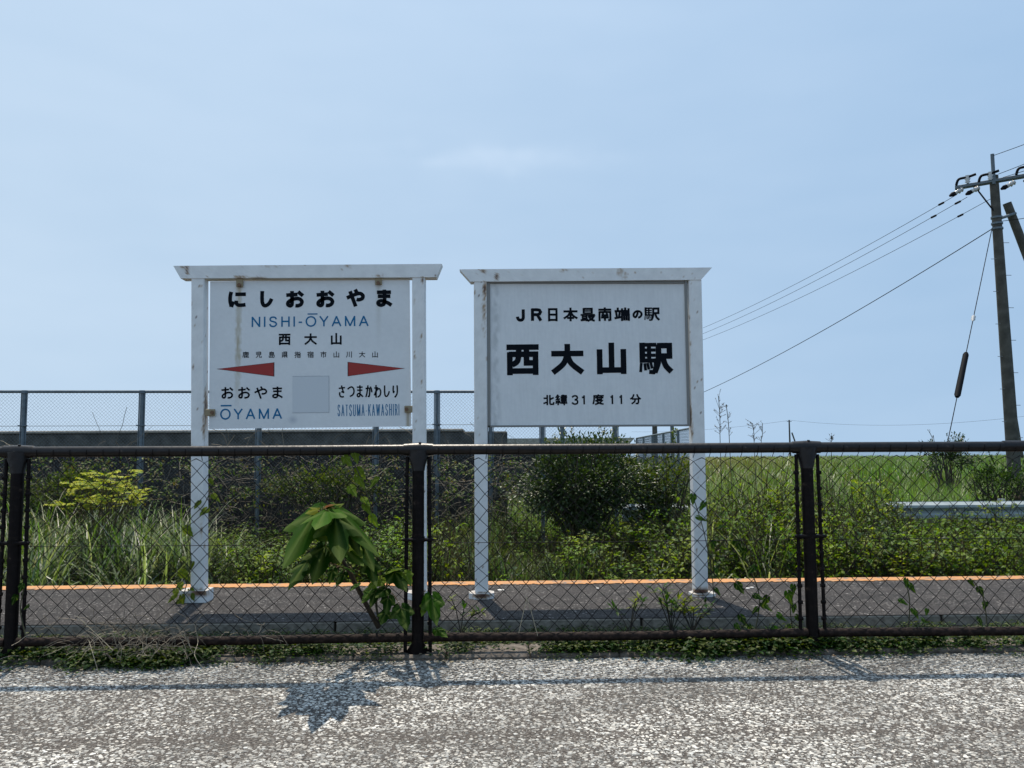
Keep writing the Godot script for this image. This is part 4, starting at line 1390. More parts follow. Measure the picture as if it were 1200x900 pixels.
func make_far_vegetation() -> void:
	var lime := Color(0.19, 0.28, 0.03)
	var mid := Color(0.10, 0.175, 0.03)
	var deep := Color(0.05, 0.095, 0.022)
	var olive := Color(0.15, 0.165, 0.05)
	var straw := Color(0.46, 0.45, 0.37)
	var brown := Color(0.085, 0.065, 0.04)
	var protos := {
		"weed_a": weed(8, 0.62, 0.17, 0.098, 0.62, [lime, lime, mid], 13, brown),
		"weed_b": weed(8, 0.70, 0.16, 0.068, 0.5, [mid, lime, deep], 17, brown),
		"weed_c": weed(10, 0.75, 0.18, 0.042, 0.4, [olive, mid, deep], 20, Color(0.14, 0.11, 0.06)),
		"weed_d": weed(7, 0.55, 0.15, 0.09, 0.75, [lime, mid], 14, brown),
		"weed_e": weed(6, 0.75, 0.16, 0.13, 0.8, [mid, lime, deep], 9, brown),
		"weed_f": weed(5, 1.15, 0.12, 0.06, 0.3, [olive, mid], 26, Color(0.16, 0.13, 0.07)),
		"grass_a": grass_tuft(34, 1.15, 0.15, 0.026, 2.6, [mid, deep, Color(0.17, 0.22, 0.11), Color(0.30, 0.34, 0.23)]),
		"grass_b": grass_tuft(32, 1.0, 0.16, 0.02, 3.2, [straw, Color(0.42, 0.45, 0.36), mid, deep]),
		"grass_c": grass_tuft(40, 0.6, 0.12, 0.012, 1.0, [mid, olive, deep]),
		"stalks": weed(9, 0.95, 0.2, 0.035, 0.35, [olive, brown], 6, Color(0.16, 0.13, 0.08)),
	}
	var spots := {}
	for k in protos:
		spots[k] = []
	# [column, top at 10 m, top at 13.3 m, kinds]
	var plan := [
		[-400.0, 630.0, 588.0, ["grass_a", "grass_b", "grass_a", "weed_c"]],
		[60.0, 628.0, 590.0, ["grass_a", "grass_b", "grass_b", "weed_c", "grass_a"]],
		[225.0, 628.0, 598.0, ["grass_a", "grass_b", "grass_a", "weed_b"]],
		[265.0, 645.0, 625.0, ["grass_a", "weed_a", "weed_b", "grass_c"]],
		[330.0, 642.0, 622.0, ["weed_a", "weed_b", "weed_a", "grass_c"]],
		[470.0, 640.0, 610.0, ["weed_b", "weed_c", "weed_a"]],
		[520.0, 640.0, 590.0, ["weed_c", "stalks", "weed_b", "grass_c", "stalks", "weed_f"]],
		[600.0, 645.0, 612.0, ["weed_c", "grass_c", "weed_b", "stalks"]],
		[680.0, 640.0, 626.0, ["weed_a", "weed_b", "weed_e", "weed_c", "stalks", "grass_c"]],
		[760.0, 632.0, 590.0, ["weed_a", "weed_b", "weed_d", "weed_e", "weed_f", "stalks", "grass_c"]],
		[860.0, 616.0, 572.0, ["weed_a", "weed_b", "weed_e", "weed_c", "weed_f", "grass_a"]],
		[950.0, 614.0, 576.0, ["weed_b", "weed_a", "weed_e", "weed_d", "weed_c", "stalks"]],
		[1030.0, 620.0, 584.0, ["weed_a", "weed_d", "weed_b", "weed_e", "weed_f"]],
		[1060.0, 640.0, 617.0, ["weed_a", "weed_d", "weed_b", "weed_c", "weed_e"]],
		[1700.0, 640.0, 617.0, ["weed_a", "weed_d", "weed_b", "weed_c", "weed_e"]],
	]
	for i in 2700:
		var z := -9.55 - 3.85 * pow(rng.randf(), 0.8)
		var x := rf(-10.5, 13.0)
		var p := Vector3(x, ground_y(z), z)
		var col := column_of(Vector3(x, 0.2, z)).x
		if col < -260.0 or col > 1480.0:
			continue
		var k := 0
		while k < plan.size() - 2 and col > plan[k + 1][0]:
			k += 1
		var u := clampf((col - plan[k][0]) / (plan[k + 1][0] - plan[k][0]), 0.0, 1.0)
		var pick: Array = plan[k if rng.randf() > u else k + 1]
		var dd := -z
		var tf := lerpf(plan[k][1], plan[k + 1][1], u)
		var tb := lerpf(plan[k][2], plan[k + 1][2], u)
		var ty := lerpf(tf, tb, clampf((dd - 10.0) / 3.3, 0.0, 1.0)) + rf(-16.0, 24.0) - 22.0 * coarse.get_noise_1d(col * 0.02) - (22.0 if col > 480.0 and rng.randf() < 0.06 else 0.0)
		var top := 1.2 - (ty - 529.0) / FOCAL * dd
		var kind: String = pick[3][rng.randi() % pick[3].size()]
		var tall: float = {"weed_a": 0.66, "weed_b": 0.74, "weed_c": 0.8, "weed_d": 0.6, "weed_e": 0.82, "weed_f": 1.05, "grass_a": 0.80, "grass_b": 0.66, "grass_c": 0.62, "stalks": 1.0}[kind]
		var size: float = (top - p.y) / tall
		if size < 0.25:
			continue
		var wide := clampf(1.0 / size, 0.55, 1.25)
		var shade := 0.97 + 0.35 * coarse.get_noise_2d(x * 0.9, z * 0.9) + rf(-0.22, 0.22)
		spots[kind].append([upright(p, size, wide), Color(shade * (1.0 + rf(-0.18, 0.22)), shade, shade * rf(0.8, 1.4))])
	for k: String in protos:
		var is_grass := k.begins_with("grass")
		var o := scatter("tall_grass" if is_grass else "weeds", protos[k], M.grass if is_grass else M.leaf, spots[k])
		var text: String = {
			"weed_a": "bright lime leafed weeds growing beyond the platform edge", "weed_b": "mid green leafy weeds growing beyond the platform edge", "weed_c": "fine leaved olive weeds mixed in beyond the platform edge",
			"weed_d": "broad leaved bright weeds around the guardrail", "weed_e": "large round leaved creeping weeds beyond the platform edge", "weed_f": "tall single stemmed weeds standing above the others", "grass_a": "long arching green grass beyond the platform's left end", "grass_b": "pale dry straw blades among the long grass", "grass_c": "short fine grass between the weeds beyond the platform", "stalks": "brownish upright weed stalks before the dark shrub"}[k]
		tag(o, text, "grass" if is_grass else "weeds")

	# the open field behind
	var near_tuft := grass_tuft(34, 0.75, 0.24, 0.020, 1.1, [Color(0.16, 0.27, 0.04), mid, Color(0.22, 0.31, 0.07), olive])
	var near_leafy := weed(10, 0.6, 0.3, 0.075, 0.5, [Color(0.14, 0.24, 0.035), mid, deep], 18, brown)
	var far_tuft := grass_tuft(46, 0.7, 0.7, 0.045, 0.8, [Color(0.14, 0.20, 0.05), olive, mid, Color(0.20, 0.18, 0.08)])
	var a := []
	var b := []
	var c := []
	for i in 5200:
		var z := -14.3 - 18.0 * pow(rng.randf(), 1.4)
		var x := rf(-1.0, 26.0)
		var col := column_of(Vector3(x, 0.2, z)).x
		if col < 560.0 or col > 1420.0:
			continue
		var size := 1.0 + 0.22 * coarse.get_noise_2d(x * 0.35, z * 0.35) + rf(-0.15, 0.15)
		if col < 800.0:
			size *= 0.9
		var tone := 0.95 + 0.55 * coarse.get_noise_2d(x * 0.3 + 9.0, z * 0.3) + rf(-0.15, 0.15)
		var tr := upright(Vector3(x, BACK_GROUND, z), size * 1.04)
		if coarse.get_noise_2d(x * 0.5 + 70.0, z * 0.5) + rf(-0.25, 0.25) > 0.12:
			b.append([tr, Color(tone * 0.85, tone * 0.9, tone)])
		else:
			var lush := clampf((col - 880.0) / 120.0, 0.0, 1.0)
			a.append([tr, Color(tone * (1.0 - 0.14 * lush), tone, tone * (1.0 - 0.1 * lush))])
	for i in 9000:
		var z := -29.0 - 118.0 * pow(rng.randf(), 1.35)
		var x := rf(-6.0, -z * 0.95 + 8.0)
		var col := column_of(Vector3(x, 0.2, z)).x
		if col < 540.0 or col > 1420.0:
			continue
		var dry := clampf((1010.0 - col) / 200.0, 0.0, 1.0) * clampf((-z - 22.0) / 40.0, 0.0, 1.0)
		var tone := 0.95 + 0.6 * coarse.get_noise_2d(x * 0.10, z * 0.10) + rf(-0.18, 0.18)
		var lush := clampf((col - 900.0) / 120.0, 0.0, 1.0)
		c.append([upright(Vector3(x, BACK_GROUND, z), lerpf(1.2, 0.72, clampf((-z - 28.0) / 60.0, 0.0, 1.0)) + rf(-0.15, 0.15), 1.0 - z * 0.012), Color(tone * (1.0 + 0.3 * dry - 0.16 * lush), tone * (1.0 - 0.05 * dry), tone * (1.0 - 0.25 * lush))])
	tag(scatter("field_grass", near_tuft, M.grass, a), "bright green grass of the open field behind the guardrail", "grass")
	tag(scatter("field_weeds", near_leafy, M.leaf, b), "darker leafy patches in the field behind the guardrail", "weeds")
	tag(scatter("field_grass", far_tuft, M.grass, c), "browner far grass reaching to the sea", "grass")

	shrub("evergreen_shrub", "large dark glossy evergreen shrub before the retaining wall's end", at_z(682, 575, -12.4), Vector3(1.20, 0.76, 0.75), 19000, 0.064, 0.5, [Color(0.035, 0.062, 0.022), Color(0.05, 0.085, 0.03), Color(0.08, 0.11, 0.045)], M.glossy, 0.3)
	shrub("evergreen_shrub", "small dark rounded shrub standing in the field near the guy wire", at_d(1110, 541, 24.0), Vector3(0.72, 0.42, 0.6), 1300, 0.09, 0.5, [Color(0.022, 0.045, 0.014), Color(0.04, 0.07, 0.02)], M.glossy, 0.5)
	shrub("roadside_shrub", "dark green bramble shrub among field grass right of the guardrail end", at_d(1178, 569, 14.6), Vector3(0.75, 0.38, 0.5), 2000, 0.06, 0.5, [Color(0.02, 0.05, 0.014), Color(0.035, 0.07, 0.02)], M.leaf, 0.4)
	shrub("roadside_shrub", "olive green bramble shrub between framed sign post and dark shrub", at_z(778, 572, -12.6), Vector3(0.62, 0.62, 0.45), 3200, 0.055, 0.55, [Color(0.10, 0.13, 0.03), Color(0.06, 0.10, 0.02)], M.leaf, 0.3)
	shrub("bramble_thicket", "dull green bramble thicket behind the yellow green bush", at_z(70, 578, -13.0), Vector3(0.95, 0.42, 0.45), 4200, 0.055, 0.5, [Color(0.06, 0.10, 0.03), Color(0.10, 0.13, 0.045), Color(0.04, 0.07, 0.02)], M.leaf, 0.3)
	shrub("bramble_thicket", "dull green bramble thicket between sapling and rear fence", at_z(385, 572, -13.2), Vector3(1.0, 0.30, 0.4), 2600, 0.055, 0.5, [Color(0.06, 0.10, 0.03), Color(0.10, 0.13, 0.045), Color(0.04, 0.07, 0.02)], M.leaf, 0.3)
	spray_bush()
	dry_vines()
	stalk_plants()

func shrub(called: String, label: String, at: Vector3, r: Vector3, count: int, size: float, aspect: float, cols: Array, material: Material, hollow: float) -> void:
	var root := Vector3(at.x, BACK_GROUND, at.z)
	var t := thing(called, label, "shrub", root)
	var s := Shape.new()
	var ends := []
	for k in 26:
		var a := rf(0, TAU)
		var e := at + Vector3(cos(a) * r.x * rf(0.3, 0.95), r.y * rf(-0.2, 0.9), sin(a) * r.z * rf(0.3, 0.95))
		var path := curve([root + Vector3(rf(-0.1, 0.1), 0, rf(-0.1, 0.1)), root.lerp(e, 0.5) + Vector3(rf(-0.12, 0.12), 0.1, rf(-0.12, 0.12)), e], 4)
		var rad := []
		for i in path.size():
			rad.append(lerpf(0.022, 0.004, float(i) / path.size()))
		s.tube(path, rad, 5)
		ends.append(e)
	build(s, "branches", plain(Color(0.07, 0.055, 0.04), 0.9), t)
	s = Shape.new()
	var lumps := []
	for k in 34:
		var d := Vector3(rng.randfn(), rng.randfn() * 0.8 + 0.15, rng.randfn()).normalized()
		lumps.append([at + d * r * rf(hollow, 0.92), rf(0.2, 0.38)])
	for k in count:
		var l: Array = lumps[rng.randi() % lumps.size()]
		var d := Vector3(rng.randfn(), rng.randfn(), rng.randfn()).normalized() * pow(rng.randf(), 0.45)
		var p: Vector3 = l[0] + d * l[1] * r * 1.25
		if p.y < BACK_GROUND + 0.05:
			continue
		var out := ((p - at) / r).normalized()
		var dir := (out + Vector3(rf(-0.8, 0.8), rf(-0.5, 0.7), rf(-0.8, 0.8))).normalized()
		var w := size * rf(0.6, 1.3)
		s.leaf(p, dir, Vector3(rf(-0.6, 0.6), 1, rf(-0.6, 0.6)), w, w * aspect, tint(cols[rng.randi() % cols.size()], 0.3), 0.15, 0.12)
	for k in 90:          # loose sprigs beyond the outline
		var l: Array = lumps[rng.randi() % lumps.size()]
		var base: Vector3 = l[0]
		var dir := ((base - at) / r + Vector3(rf(-0.5, 0.5), rf(0.2, 0.9), rf(-0.3, 0.3))).normalized()
		for j in 9:
			var p: Vector3 = base + dir * (l[1] * r.y * 1.1 + j * size * 0.45)
			s.leaf(p, dir + Vector3(rf(-1, 1), rf(-0.3, 0.6), rf(-1, 1)), Vector3.UP, size * rf(0.6, 1.0), size * aspect, tint(cols[rng.randi() % cols.size()], 0.3))
	build(s, "foliage", material, t)

func spray_bush() -> void:
	var at := at_z(118, 585, -11.3)
	var root := Vector3(at.x, BACK_GROUND, at.z)
	var t := thing("sumac_bush", "yellow green bush with layered leaf sprays above the long grass", "shrub", root)
	var s := Shape.new()
	var f := Shape.new()
	for p in [Vector2(122, 556), Vector2(136, 562), Vector2(108, 562), Vector2(92, 570), Vector2(148, 553), Vector2(84, 577), Vector2(72, 586), Vector2(140, 572), Vector2(120, 572), Vector2(103, 582), Vector2(155, 578), Vector2(160, 583), Vector2(130, 586), Vector2(90, 592), Vector2(116, 594), Vector2(146, 592), Vector2(104, 571), Vector2(128, 566)]:
		for twice in 2:
			var e := at_z(p.x + rf(-4, 4), p.y + rf(-3, 3), at.z + rf(-0.35, 0.35)) + Vector3(0, rf(-0.06, 0.06), 0)
			var mid := root.lerp(e, 0.55) + Vector3(rf(-0.05, 0.05), 0.12, 0)
			s.tube(curve([root + Vector3(rf(-0.08, 0.08), 0, 0), mid, e], 4), 0.006, 4)
			for spray in 3:
				var a := rf(0, TAU)
				var dir := Vector3(cos(a), rf(-0.15, 0.35), sin(a) * 0.8).normalized()
				var side := dir.cross(Vector3.UP).normalized()
				for j in 7:
					var q := e + dir * (0.02 + j * 0.026)
					var col := tint(Color(0.46, 0.47, 0.03) if rng.randf() < 0.7 else Color(0.24, 0.33, 0.03), 0.2)
					for sd in [-1.0, 1.0]:
						f.leaf(q, side * sd + dir * 0.5 + Vector3(0, rf(-0.5, 0.2), 0), Vector3(rf(-0.4, 0.4), 1, rf(-0.1, 1.2)), 0.062, 0.030, col, 0.1, 0.15)
	build(s, "branches", plain(Color(0.09, 0.07, 0.03), 0.9), t)
	build(f, "foliage", M.leaf, t)

func dry_vines() -> void:
	var s := Shape.new()
	for k in 900:
		var px := rf(-60, 620)
		var z := rf(-14.7, -12.9)
		var p := at_z(px, rf(528, 640), z)
		if px < 200 and rng.randf() < 0.4:
			continue
		var pts := [p]
		var d := Vector3(rf(-1, 1), rf(-0.6, 0.7), rf(-0.2, 0.2))
		for j in 5:
			d = (d + Vector3(rf(-0.6, 0.6), rf(-0.7, 0.45), rf(-0.2, 0.2))).normalized()
			p += d * rf(0.06, 0.2)
			pts.append(p)
		var g := rf(0.06, 0.26)
		s.tube(pts, rf(0.0025, 0.006), 3, Color(g, g * 0.86, g * 0.66))
	var o := build(s, "dry_vines", M.dry, self, "stuff")
	tag(o, "tangle of dry grey brown vines on the retaining wall", "vines")
	s = Shape.new()
	for k in 9000:
		var px := rf(-60, 620)
		var z := rf(-14.4, -12.9)
		var py := 565.0 + 34.0 * rng.randfn() * 0.7 + 14.0 * coarse.get_noise_1d(px * 0.03)
		if coarse.get_noise_2d(px * 0.03, py * 0.05) < -0.05 or py < 526.0 or py > 640.0:
			continue
		var p := at_z(px, py, z)
		s.leaf(p, Vector3(rf(-1, 1), rf(-1, 0.5), rf(-0.3, 1)), Vector3(rf(-0.5, 0.5), 0.7, 0.6), rf(0.04, 0.075), rf(0.025, 0.045), tint([Color(0.08, 0.14, 0.03), Color(0.14, 0.19, 0.045), Color(0.05, 0.085, 0.025), Color(0.17, 0.14, 0.06)][rng.randi() % 4], 0.3))
	o = build(s, "wall_creeper", M.leaf, self, "stuff")
	tag(o, "sparse dark green creeper leaves hanging before the retaining wall", "creeper")

func stalk_plants() -> void:
	for e in [[844.0, 520.0, 842.0, 464.0, 13.0, 1.0, "tall bare seed stalk with branching top beside the framed sign"], [855.0, 522.0, 851.0, 474.0, 12.6, 0.45, "thin feathery seed stalk next to the branching one"], [884.0, 524.0, 882.0, 496.0, 14.5, 0.8, "short cluster of wispy seed heads in the field"], [892.0, 524.0, 893.5, 496.0, 14.5, 0.45, "single wispy seed spike in the field"], [974.0, 520.0, 975.0, 511.0, 15.0, 0.4, "small seed spike just over the fence rail beside its right post"], [1095.0, 520.0, 1089.0, 506.0, 16.0, 0.15, "bent thin grass stem over the fence rail near the guy wire"]]:
		var p0 := at_d(e[0], e[1], e[4])
		var p1 := at_d(e[2], e[3], e[4])
		var root := Vector3(p0.x + (p0.x - p1.x) * 0.8, BACK_GROUND, p0.z)
		var t := thing("dry_stalk", e[6], "weed", root)
		var s := Shape.new()
		var main := curve([root, p0, p0.lerp(p1, 0.5) + Vector3(0.01, 0, 0), p1], 5)
		s.tube(main, 0.0055, 4, Color(0.10, 0.085, 0.06))
		build(s, "stem", M.dry, t)
		s = Shape.new()
		for k in int(26 * e[5]):
			var u := rf(0.45, 1.0) if k % 3 else rf(0.2, 0.4)
			var b: Vector3 = p0.lerp(p1, u)
			var dir: Vector3 = Vector3(rf(-1, 1), rf(0.2, 1.0), rf(-0.5, 0.5)).normalized() * rf(0.05, 0.17) * (0.5 + 0.5 * e[5])
			s.tube([b, b + dir * 0.6, b + dir], 0.003, 3, Color(0.10, 0.08, 0.055))
			for j in 5:
				s.leaf(b + dir * rf(0.6, 1.05), Vector3(rf(-1, 1), rf(-0.2, 1), rf(-1, 1)), Vector3.UP, rf(0.015, 0.03), 0.012, Color(0.11, 0.085, 0.06))
		build(s, "seed_heads", M.dry, t)

# ---------------------------------------------------------------- plants at the fence

func big_leaf(s: Shape, base: Vector3, tip: Vector3, width: float, facing: Vector3, lobes: float, curl: float, col: Color) -> void:
	# a palmate leaf: r(angle) about the leaf stalk, pointed lobes, ridged veins
	var axis := tip - base
	var length := axis.length()
	var d := axis / length
	var side := d.cross(facing).normalized()
	var g := side.cross(d).normalized()
	if g.dot(facing) < 0.0:
		g = -g
	var spread := width / length
	var steps := 48
	var rings := 4
	var rows := []
	var twist := rf(-0.25, 0.25)
	for i in steps + 1:
		var a := lerpf(-2.75, 2.75, float(i) / steps)
		var m := absf(a)
		var main := pow(maxf(0.0, 1.0 - m / 0.8), 1.25)
		var lobe := pow(maxf(0.0, 1.0 - absf(m - 1.05) / 0.55), 1.25)
		var body := 0.56 - 0.20 * lobes if m < 1.6 else lerpf(0.56 - 0.20 * lobes, 0.25, (m - 1.6) / 1.15)
		var r := maxf(body, maxf(body + (1.0 - body) * main, body + (0.78 - body) * lobe * (0.35 + 0.65 * lobes)))
		r *= 1.0 + 0.03 * sin(i * 1.9) + rf(-0.02, 0.02)
		var ridge := maxf(exp(-pow(m / 0.16, 2.0)), exp(-pow((m - 1.05) / 0.16, 2.0)))
		var row := []
		for k in rings + 1:
			var t := float(k) / rings
			var x := sin(a) * r * t * length * spread * 0.72
			var y := cos(a) * r * t * length
			var u := absf(x) / maxf(width, 0.001)
			var lift := 0.022 * width * ridge * t - 0.22 * absf(x) * (0.5 + 0.5 * u) - curl * length * t * t * r + 0.02 * width * sin(t * 6.0 + a * 3.0) + twist * x * t
			row.append([base + d * y + side * x + g * lift, ridge])
		rows.append(row)
	for i in steps:
		for k in rings:
			var a: Vector3 = rows[i][k][0]
			var b: Vector3 = rows[i + 1][k][0]
			var c: Vector3 = rows[i + 1][k + 1][0]
			var e: Vector3 = rows[i][k + 1][0]
			var n1 := (c - a).cross(b - a) + (e - a).cross(c - a)
			if n1.length() < 1e-12:
				continue
			if n1.dot(g) < 0.0:
				n1 = -n1
			n1 = n1.normalized()
			var vein := col.lerp(Color(0.22, 0.28, 0.09), 0.45)
			var ci := col.lerp(vein, rows[i][k][1])
			var cj := col.lerp(vein, rows[i + 1][k][1])
			if k > 0:
				s.tri(a, b, c, n1, n1, n1, ci, cj, cj)
			s.tri(a, c, e, n1, n1, n1, ci, cj, ci)

func vine(called: String, label: String, path_px: Array, z: float, leaves: Array, size_px: float, col: Color, group := "") -> void:
	var foot := at_z(path_px[0].x, path_px[0].y, z)
	var t := thing(called, label, "vine", foot, group)
	var s := Shape.new()
	var pts := []
	for p in path_px:
		pts.append(at_z(p.x, p.y, z + rf(-0.015, 0.015)))
	s.tube(curve(pts, 5), 0.0035, 5, Color(0.06, 0.06, 0.03))
	build(s, "stem", M.dry, t)
	for l in leaves:
		s = Shape.new()
		var c := at_z(l.x, l.y, z + rf(0.0, 0.05))
		var k := size_px * -z / FOCAL * rf(0.75, 1.2)
		var down := Vector3(rf(-0.6, 0.6), rf(-1.0, -0.2), rf(-0.1, 0.5)).normalized()
		big_leaf(s, c - down * k * 0.5, c + down * k * 0.5, k * 0.85, Vector3(rf(-0.4, 0.4), 0.7, 0.75), 0.15, 0.08, tint(col, 0.25))
		build(s, "leaf", M.matt_leaf, t)

func make_near_plants() -> void:
	var green := Color(0.032, 0.088, 0.011)
	var dark := Color(0.017, 0.050, 0.008)
	var bright := Color(0.13, 0.20, 0.022)
	# the large leaved sapling that pokes through the fence
	var root := at_z(444, 735, -4.86)
	var t := thing("leafy_sapling", "big leaved green sapling poking through the fence beside its middle post", "plant", root)
	var s := Shape.new()
	var crown := at_z(378, 606, -4.40)
	var knee := at_z(408, 668, -4.68)
	s.tube(curve([root, at_z(428, 706, -4.8), knee, at_z(392, 640, -4.52), crown], 5), [0.017, 0.017, 0.016, 0.016, 0.015, 0.015, 0.014, 0.014, 0.013, 0.012, 0.012, 0.011, 0.010, 0.010, 0.009, 0.008, 0.008, 0.007, 0.006, 0.005, 0.005], 8, Color(0.045, 0.035, 0.022))
	s.tube(curve([at_z(446, 733, -4.86), at_z(441, 705, -4.8), at_z(452, 680, -4.72), at_z(462, 668, -4.66)], 5), 0.007, 6, Color(0.05, 0.05, 0.025))
	build(s, "stem", M.dry, t)
	# [base x, y, z, tip x, y, z, width in pixels, lobes, curl, colour]
	var leaves := [
		[371, 601, -4.42, 331, 660, -4.08, 58, 0.8, 0.10, green], [383, 598, -4.36, 369, 617, -4.0, 54, 1.0, 0.05, Color(0.055, 0.135, 0.016)], [392, 596, -4.42, 444, 644, -4.22, 52, 0.8, 0.12, green],
		[393, 606, -4.38, 398, 654, -4.05, 56, 0.9, 0.08, dark], [382, 640, -4.46, 366, 682, -4.22, 48, 0.9, 0.05, dark], [360, 658, -4.48, 338, 688, -4.22, 34, 0.6, 0.05, dark],
		[401, 642, -4.50, 426, 662, -4.30, 40, 0.8, 0.05, green], [424, 636, -4.5, 438, 668, -4.36, 32, 0.5, 0.05, dark], [432, 658, -4.5, 441, 686, -4.38, 28, 0.6, 0.05, dark],
		[376, 597, -4.44, 358, 601, -4.36, 24, 0.8, 0.06, Color(0.20, 0.21, 0.02)], [388, 595, -4.46, 403, 590, -4.48, 20, 0.7, 0.05, Color(0.13, 0.17, 0.02)], [380, 593, -4.46, 394, 589, -4.3, 12, 0.3, 0.05, Color(0.26, 0.10, 0.04)],
		[372, 602, -4.48, 352, 622, -4.62, 36, 0.9, 0.1, dark], [396, 602, -4.5, 416, 618, -4.66, 36, 0.9, 0.1, dark], [408, 618, -4.46, 422, 648, -4.30, 30, 0.9, 0.1, dark],
		[412, 634, -4.52, 424, 652, -4.34, 26, 0.8, 0.05, Color(0.13, 0.20, 0.02)],
		[462, 670, -4.62, 476, 692, -4.5, 34, 0.4, 0.06, dark], [458, 668, -4.64, 474, 664, -4.5, 22, 0.3, 0.06, bright], [474, 672, -4.6, 482, 686, -4.55, 22, 0.3, 0.05, bright],
		[452, 690, -4.66, 440, 700, -4.58, 22, 0.3, 0.05, dark], [446, 678, -4.68, 430, 690, -4.6, 22, 0.3, 0.05, bright], [440, 664, -4.68, 426, 672, -4.6, 20, 0.3, 0.05, bright], [436, 690, -4.7, 424, 706, -4.6, 20, 0.3, 0.05, green],
		[455, 700, -4.66, 452, 720, -4.58, 22, 0.4, 0.05, dark], [440, 694, -4.66, 434, 712, -4.6, 18, 0.4, 0.05, dark], [470, 712, -4.66, 477, 738, -4.55, 34, 0.5, 0.05, dark], [452, 718, -4.66, 446, 732, -4.6, 22, 0.4, 0.05, dark],
		[412, 668, -4.62, 400, 662, -4.55, 14, 0.3, 0.05, green], [390, 668, -4.55, 386, 684, -4.5, 16, 0.3, 0.05, dark], [402, 672, -4.6, 394, 686, -4.5, 18, 0.3, 0.05, dark], [418, 684, -4.7, 410, 692, -4.6, 14, 0.3, 0.05, green],
		[506, 700, -4.7, 512, 732, -4.58, 34, 0.5, 0.05, green], [500, 704, -4.72, 494, 722, -4.64, 18, 0.4, 0.05, bright], [512, 738, -4.66, 524, 746, -4.55, 18, 0.3, 0.05, green],
	]
	for l in leaves:
		var a := at_z(l[0], l[1], l[2])
		var b := at_z(l[3], l[4], l[5])
		s = Shape.new()
		var stem_end: Vector3 = a
		var k: float = l[6] * 4.5 / FOCAL
		big_leaf(s, a, b, k, Vector3(rf(-0.15, 0.15), 0.8, 0.6), l[7], l[8], tint(l[9], 0.12))
		var lf := build(s, "leaf", M.matt_leaf, t)
		var hub := crown if l[1] < 650 and l[0] < 430 else (at_z(452, 690, -4.74) if l[0] > 425 else knee)
		if l[0] < 495:
			s = Shape.new()
			s.tube(curve([hub, hub.lerp(a, 0.55) + Vector3(0, 0.02, 0), a], 3), 0.0028, 4, Color(0.10, 0.07, 0.03))
			build(s, "stalk", M.dry, lf)
	# climbing vines
	vine("climbing_vine", "slender vine with pale heart leaves rising above the big leaved sapling", [Vector2(430, 640), Vector2(436, 605), Vector2(428, 572), Vector2(416, 545)], -4.72, [Vector2(408, 541), Vector2(417, 536), Vector2(437, 566), Vector2(424, 566), Vector2(414, 576), Vector2(432, 598), Vector2(424, 556), Vector2(440, 612), Vector2(430, 588)], 15.0, bright)
	vine("climbing_vine", "vine with yellowing leaves climbing the older sign's left post", [Vector2(212, 708), Vector2(224, 660), Vector2(220, 615), Vector2(240, 590), Vector2(252, 560)], -6.24, [Vector2(249, 566), Vector2(254, 584), Vector2(230, 592), Vector2(238, 600), Vector2(222, 624), Vector2(216, 656), Vector2(224, 664), Vector2(206, 696), Vector2(214, 704), Vector2(200, 702), Vector2(225, 698), Vector2(208, 708), Vector2(218, 676), Vector2(211, 688)], 12.0, Color(0.11, 0.15, 0.02))
	vine("climbing_vine", "short vine with curled leaves on the framed sign's right post", [Vector2(838, 722), Vector2(834, 672), Vector2(824, 620), Vector2(812, 582)], -6.2, [Vector2(812, 586), Vector2(822, 594), Vector2(824, 608), Vector2(841, 672), Vector2(842, 694), Vector2(836, 640)], 11.0, green)
	vine("climbing_vine", "leafy vine climbing the net left of the fence's right post", [Vector2(884, 744), Vector2(890, 700), Vector2(876, 660), Vector2(866, 636)], -4.78, [Vector2(866, 640), Vector2(872, 652), Vector2(880, 668), Vector2(868, 690), Vector2(890, 700), Vector2(896, 706), Vector2(884, 716), Vector2(872, 728), Vector2(866, 736), Vector2(900, 712), Vector2(880, 738)], 12.0, dark)
	vine("climbing_vine", "leafy vine beside the foot of the fence's right post", [Vector2(930, 744), Vector2(926, 712), Vector2(932, 690)], -4.78, [Vector2(926, 702), Vector2(930, 714), Vector2(918, 724), Vector2(926, 738), Vector2(912, 742), Vector2(938, 726), Vector2(930, 692)], 12.0, green)
	vine("climbing_vine", "small vine hanging on the net under the guardrail's end", [Vector2(1064, 742), Vector2(1066, 706), Vector2(1062, 684)], -4.78, [Vector2(1062, 684), Vector2(1070, 690), Vector2(1060, 706), Vector2(1074, 720), Vector2(1086, 718), Vector2(1086, 728)], 10.0, green)
	vine("climbing_vine", "small vine hanging on the net below the utility pole", [Vector2(1158, 742), Vector2(1152, 700), Vector2(1140, 680)], -4.78, [Vector2(1140, 684), Vector2(1150, 694), Vector2(1154, 710), Vector2(1150, 730)], 10.0, dark)
	vine("climbing_vine", "short vine at the foot of the fence's left post", [Vector2(30, 746), Vector2(24, 715), Vector2(28, 690)], -4.70, [Vector2(24, 690), Vector2(16, 704), Vector2(30, 712)], 10.0, dark)
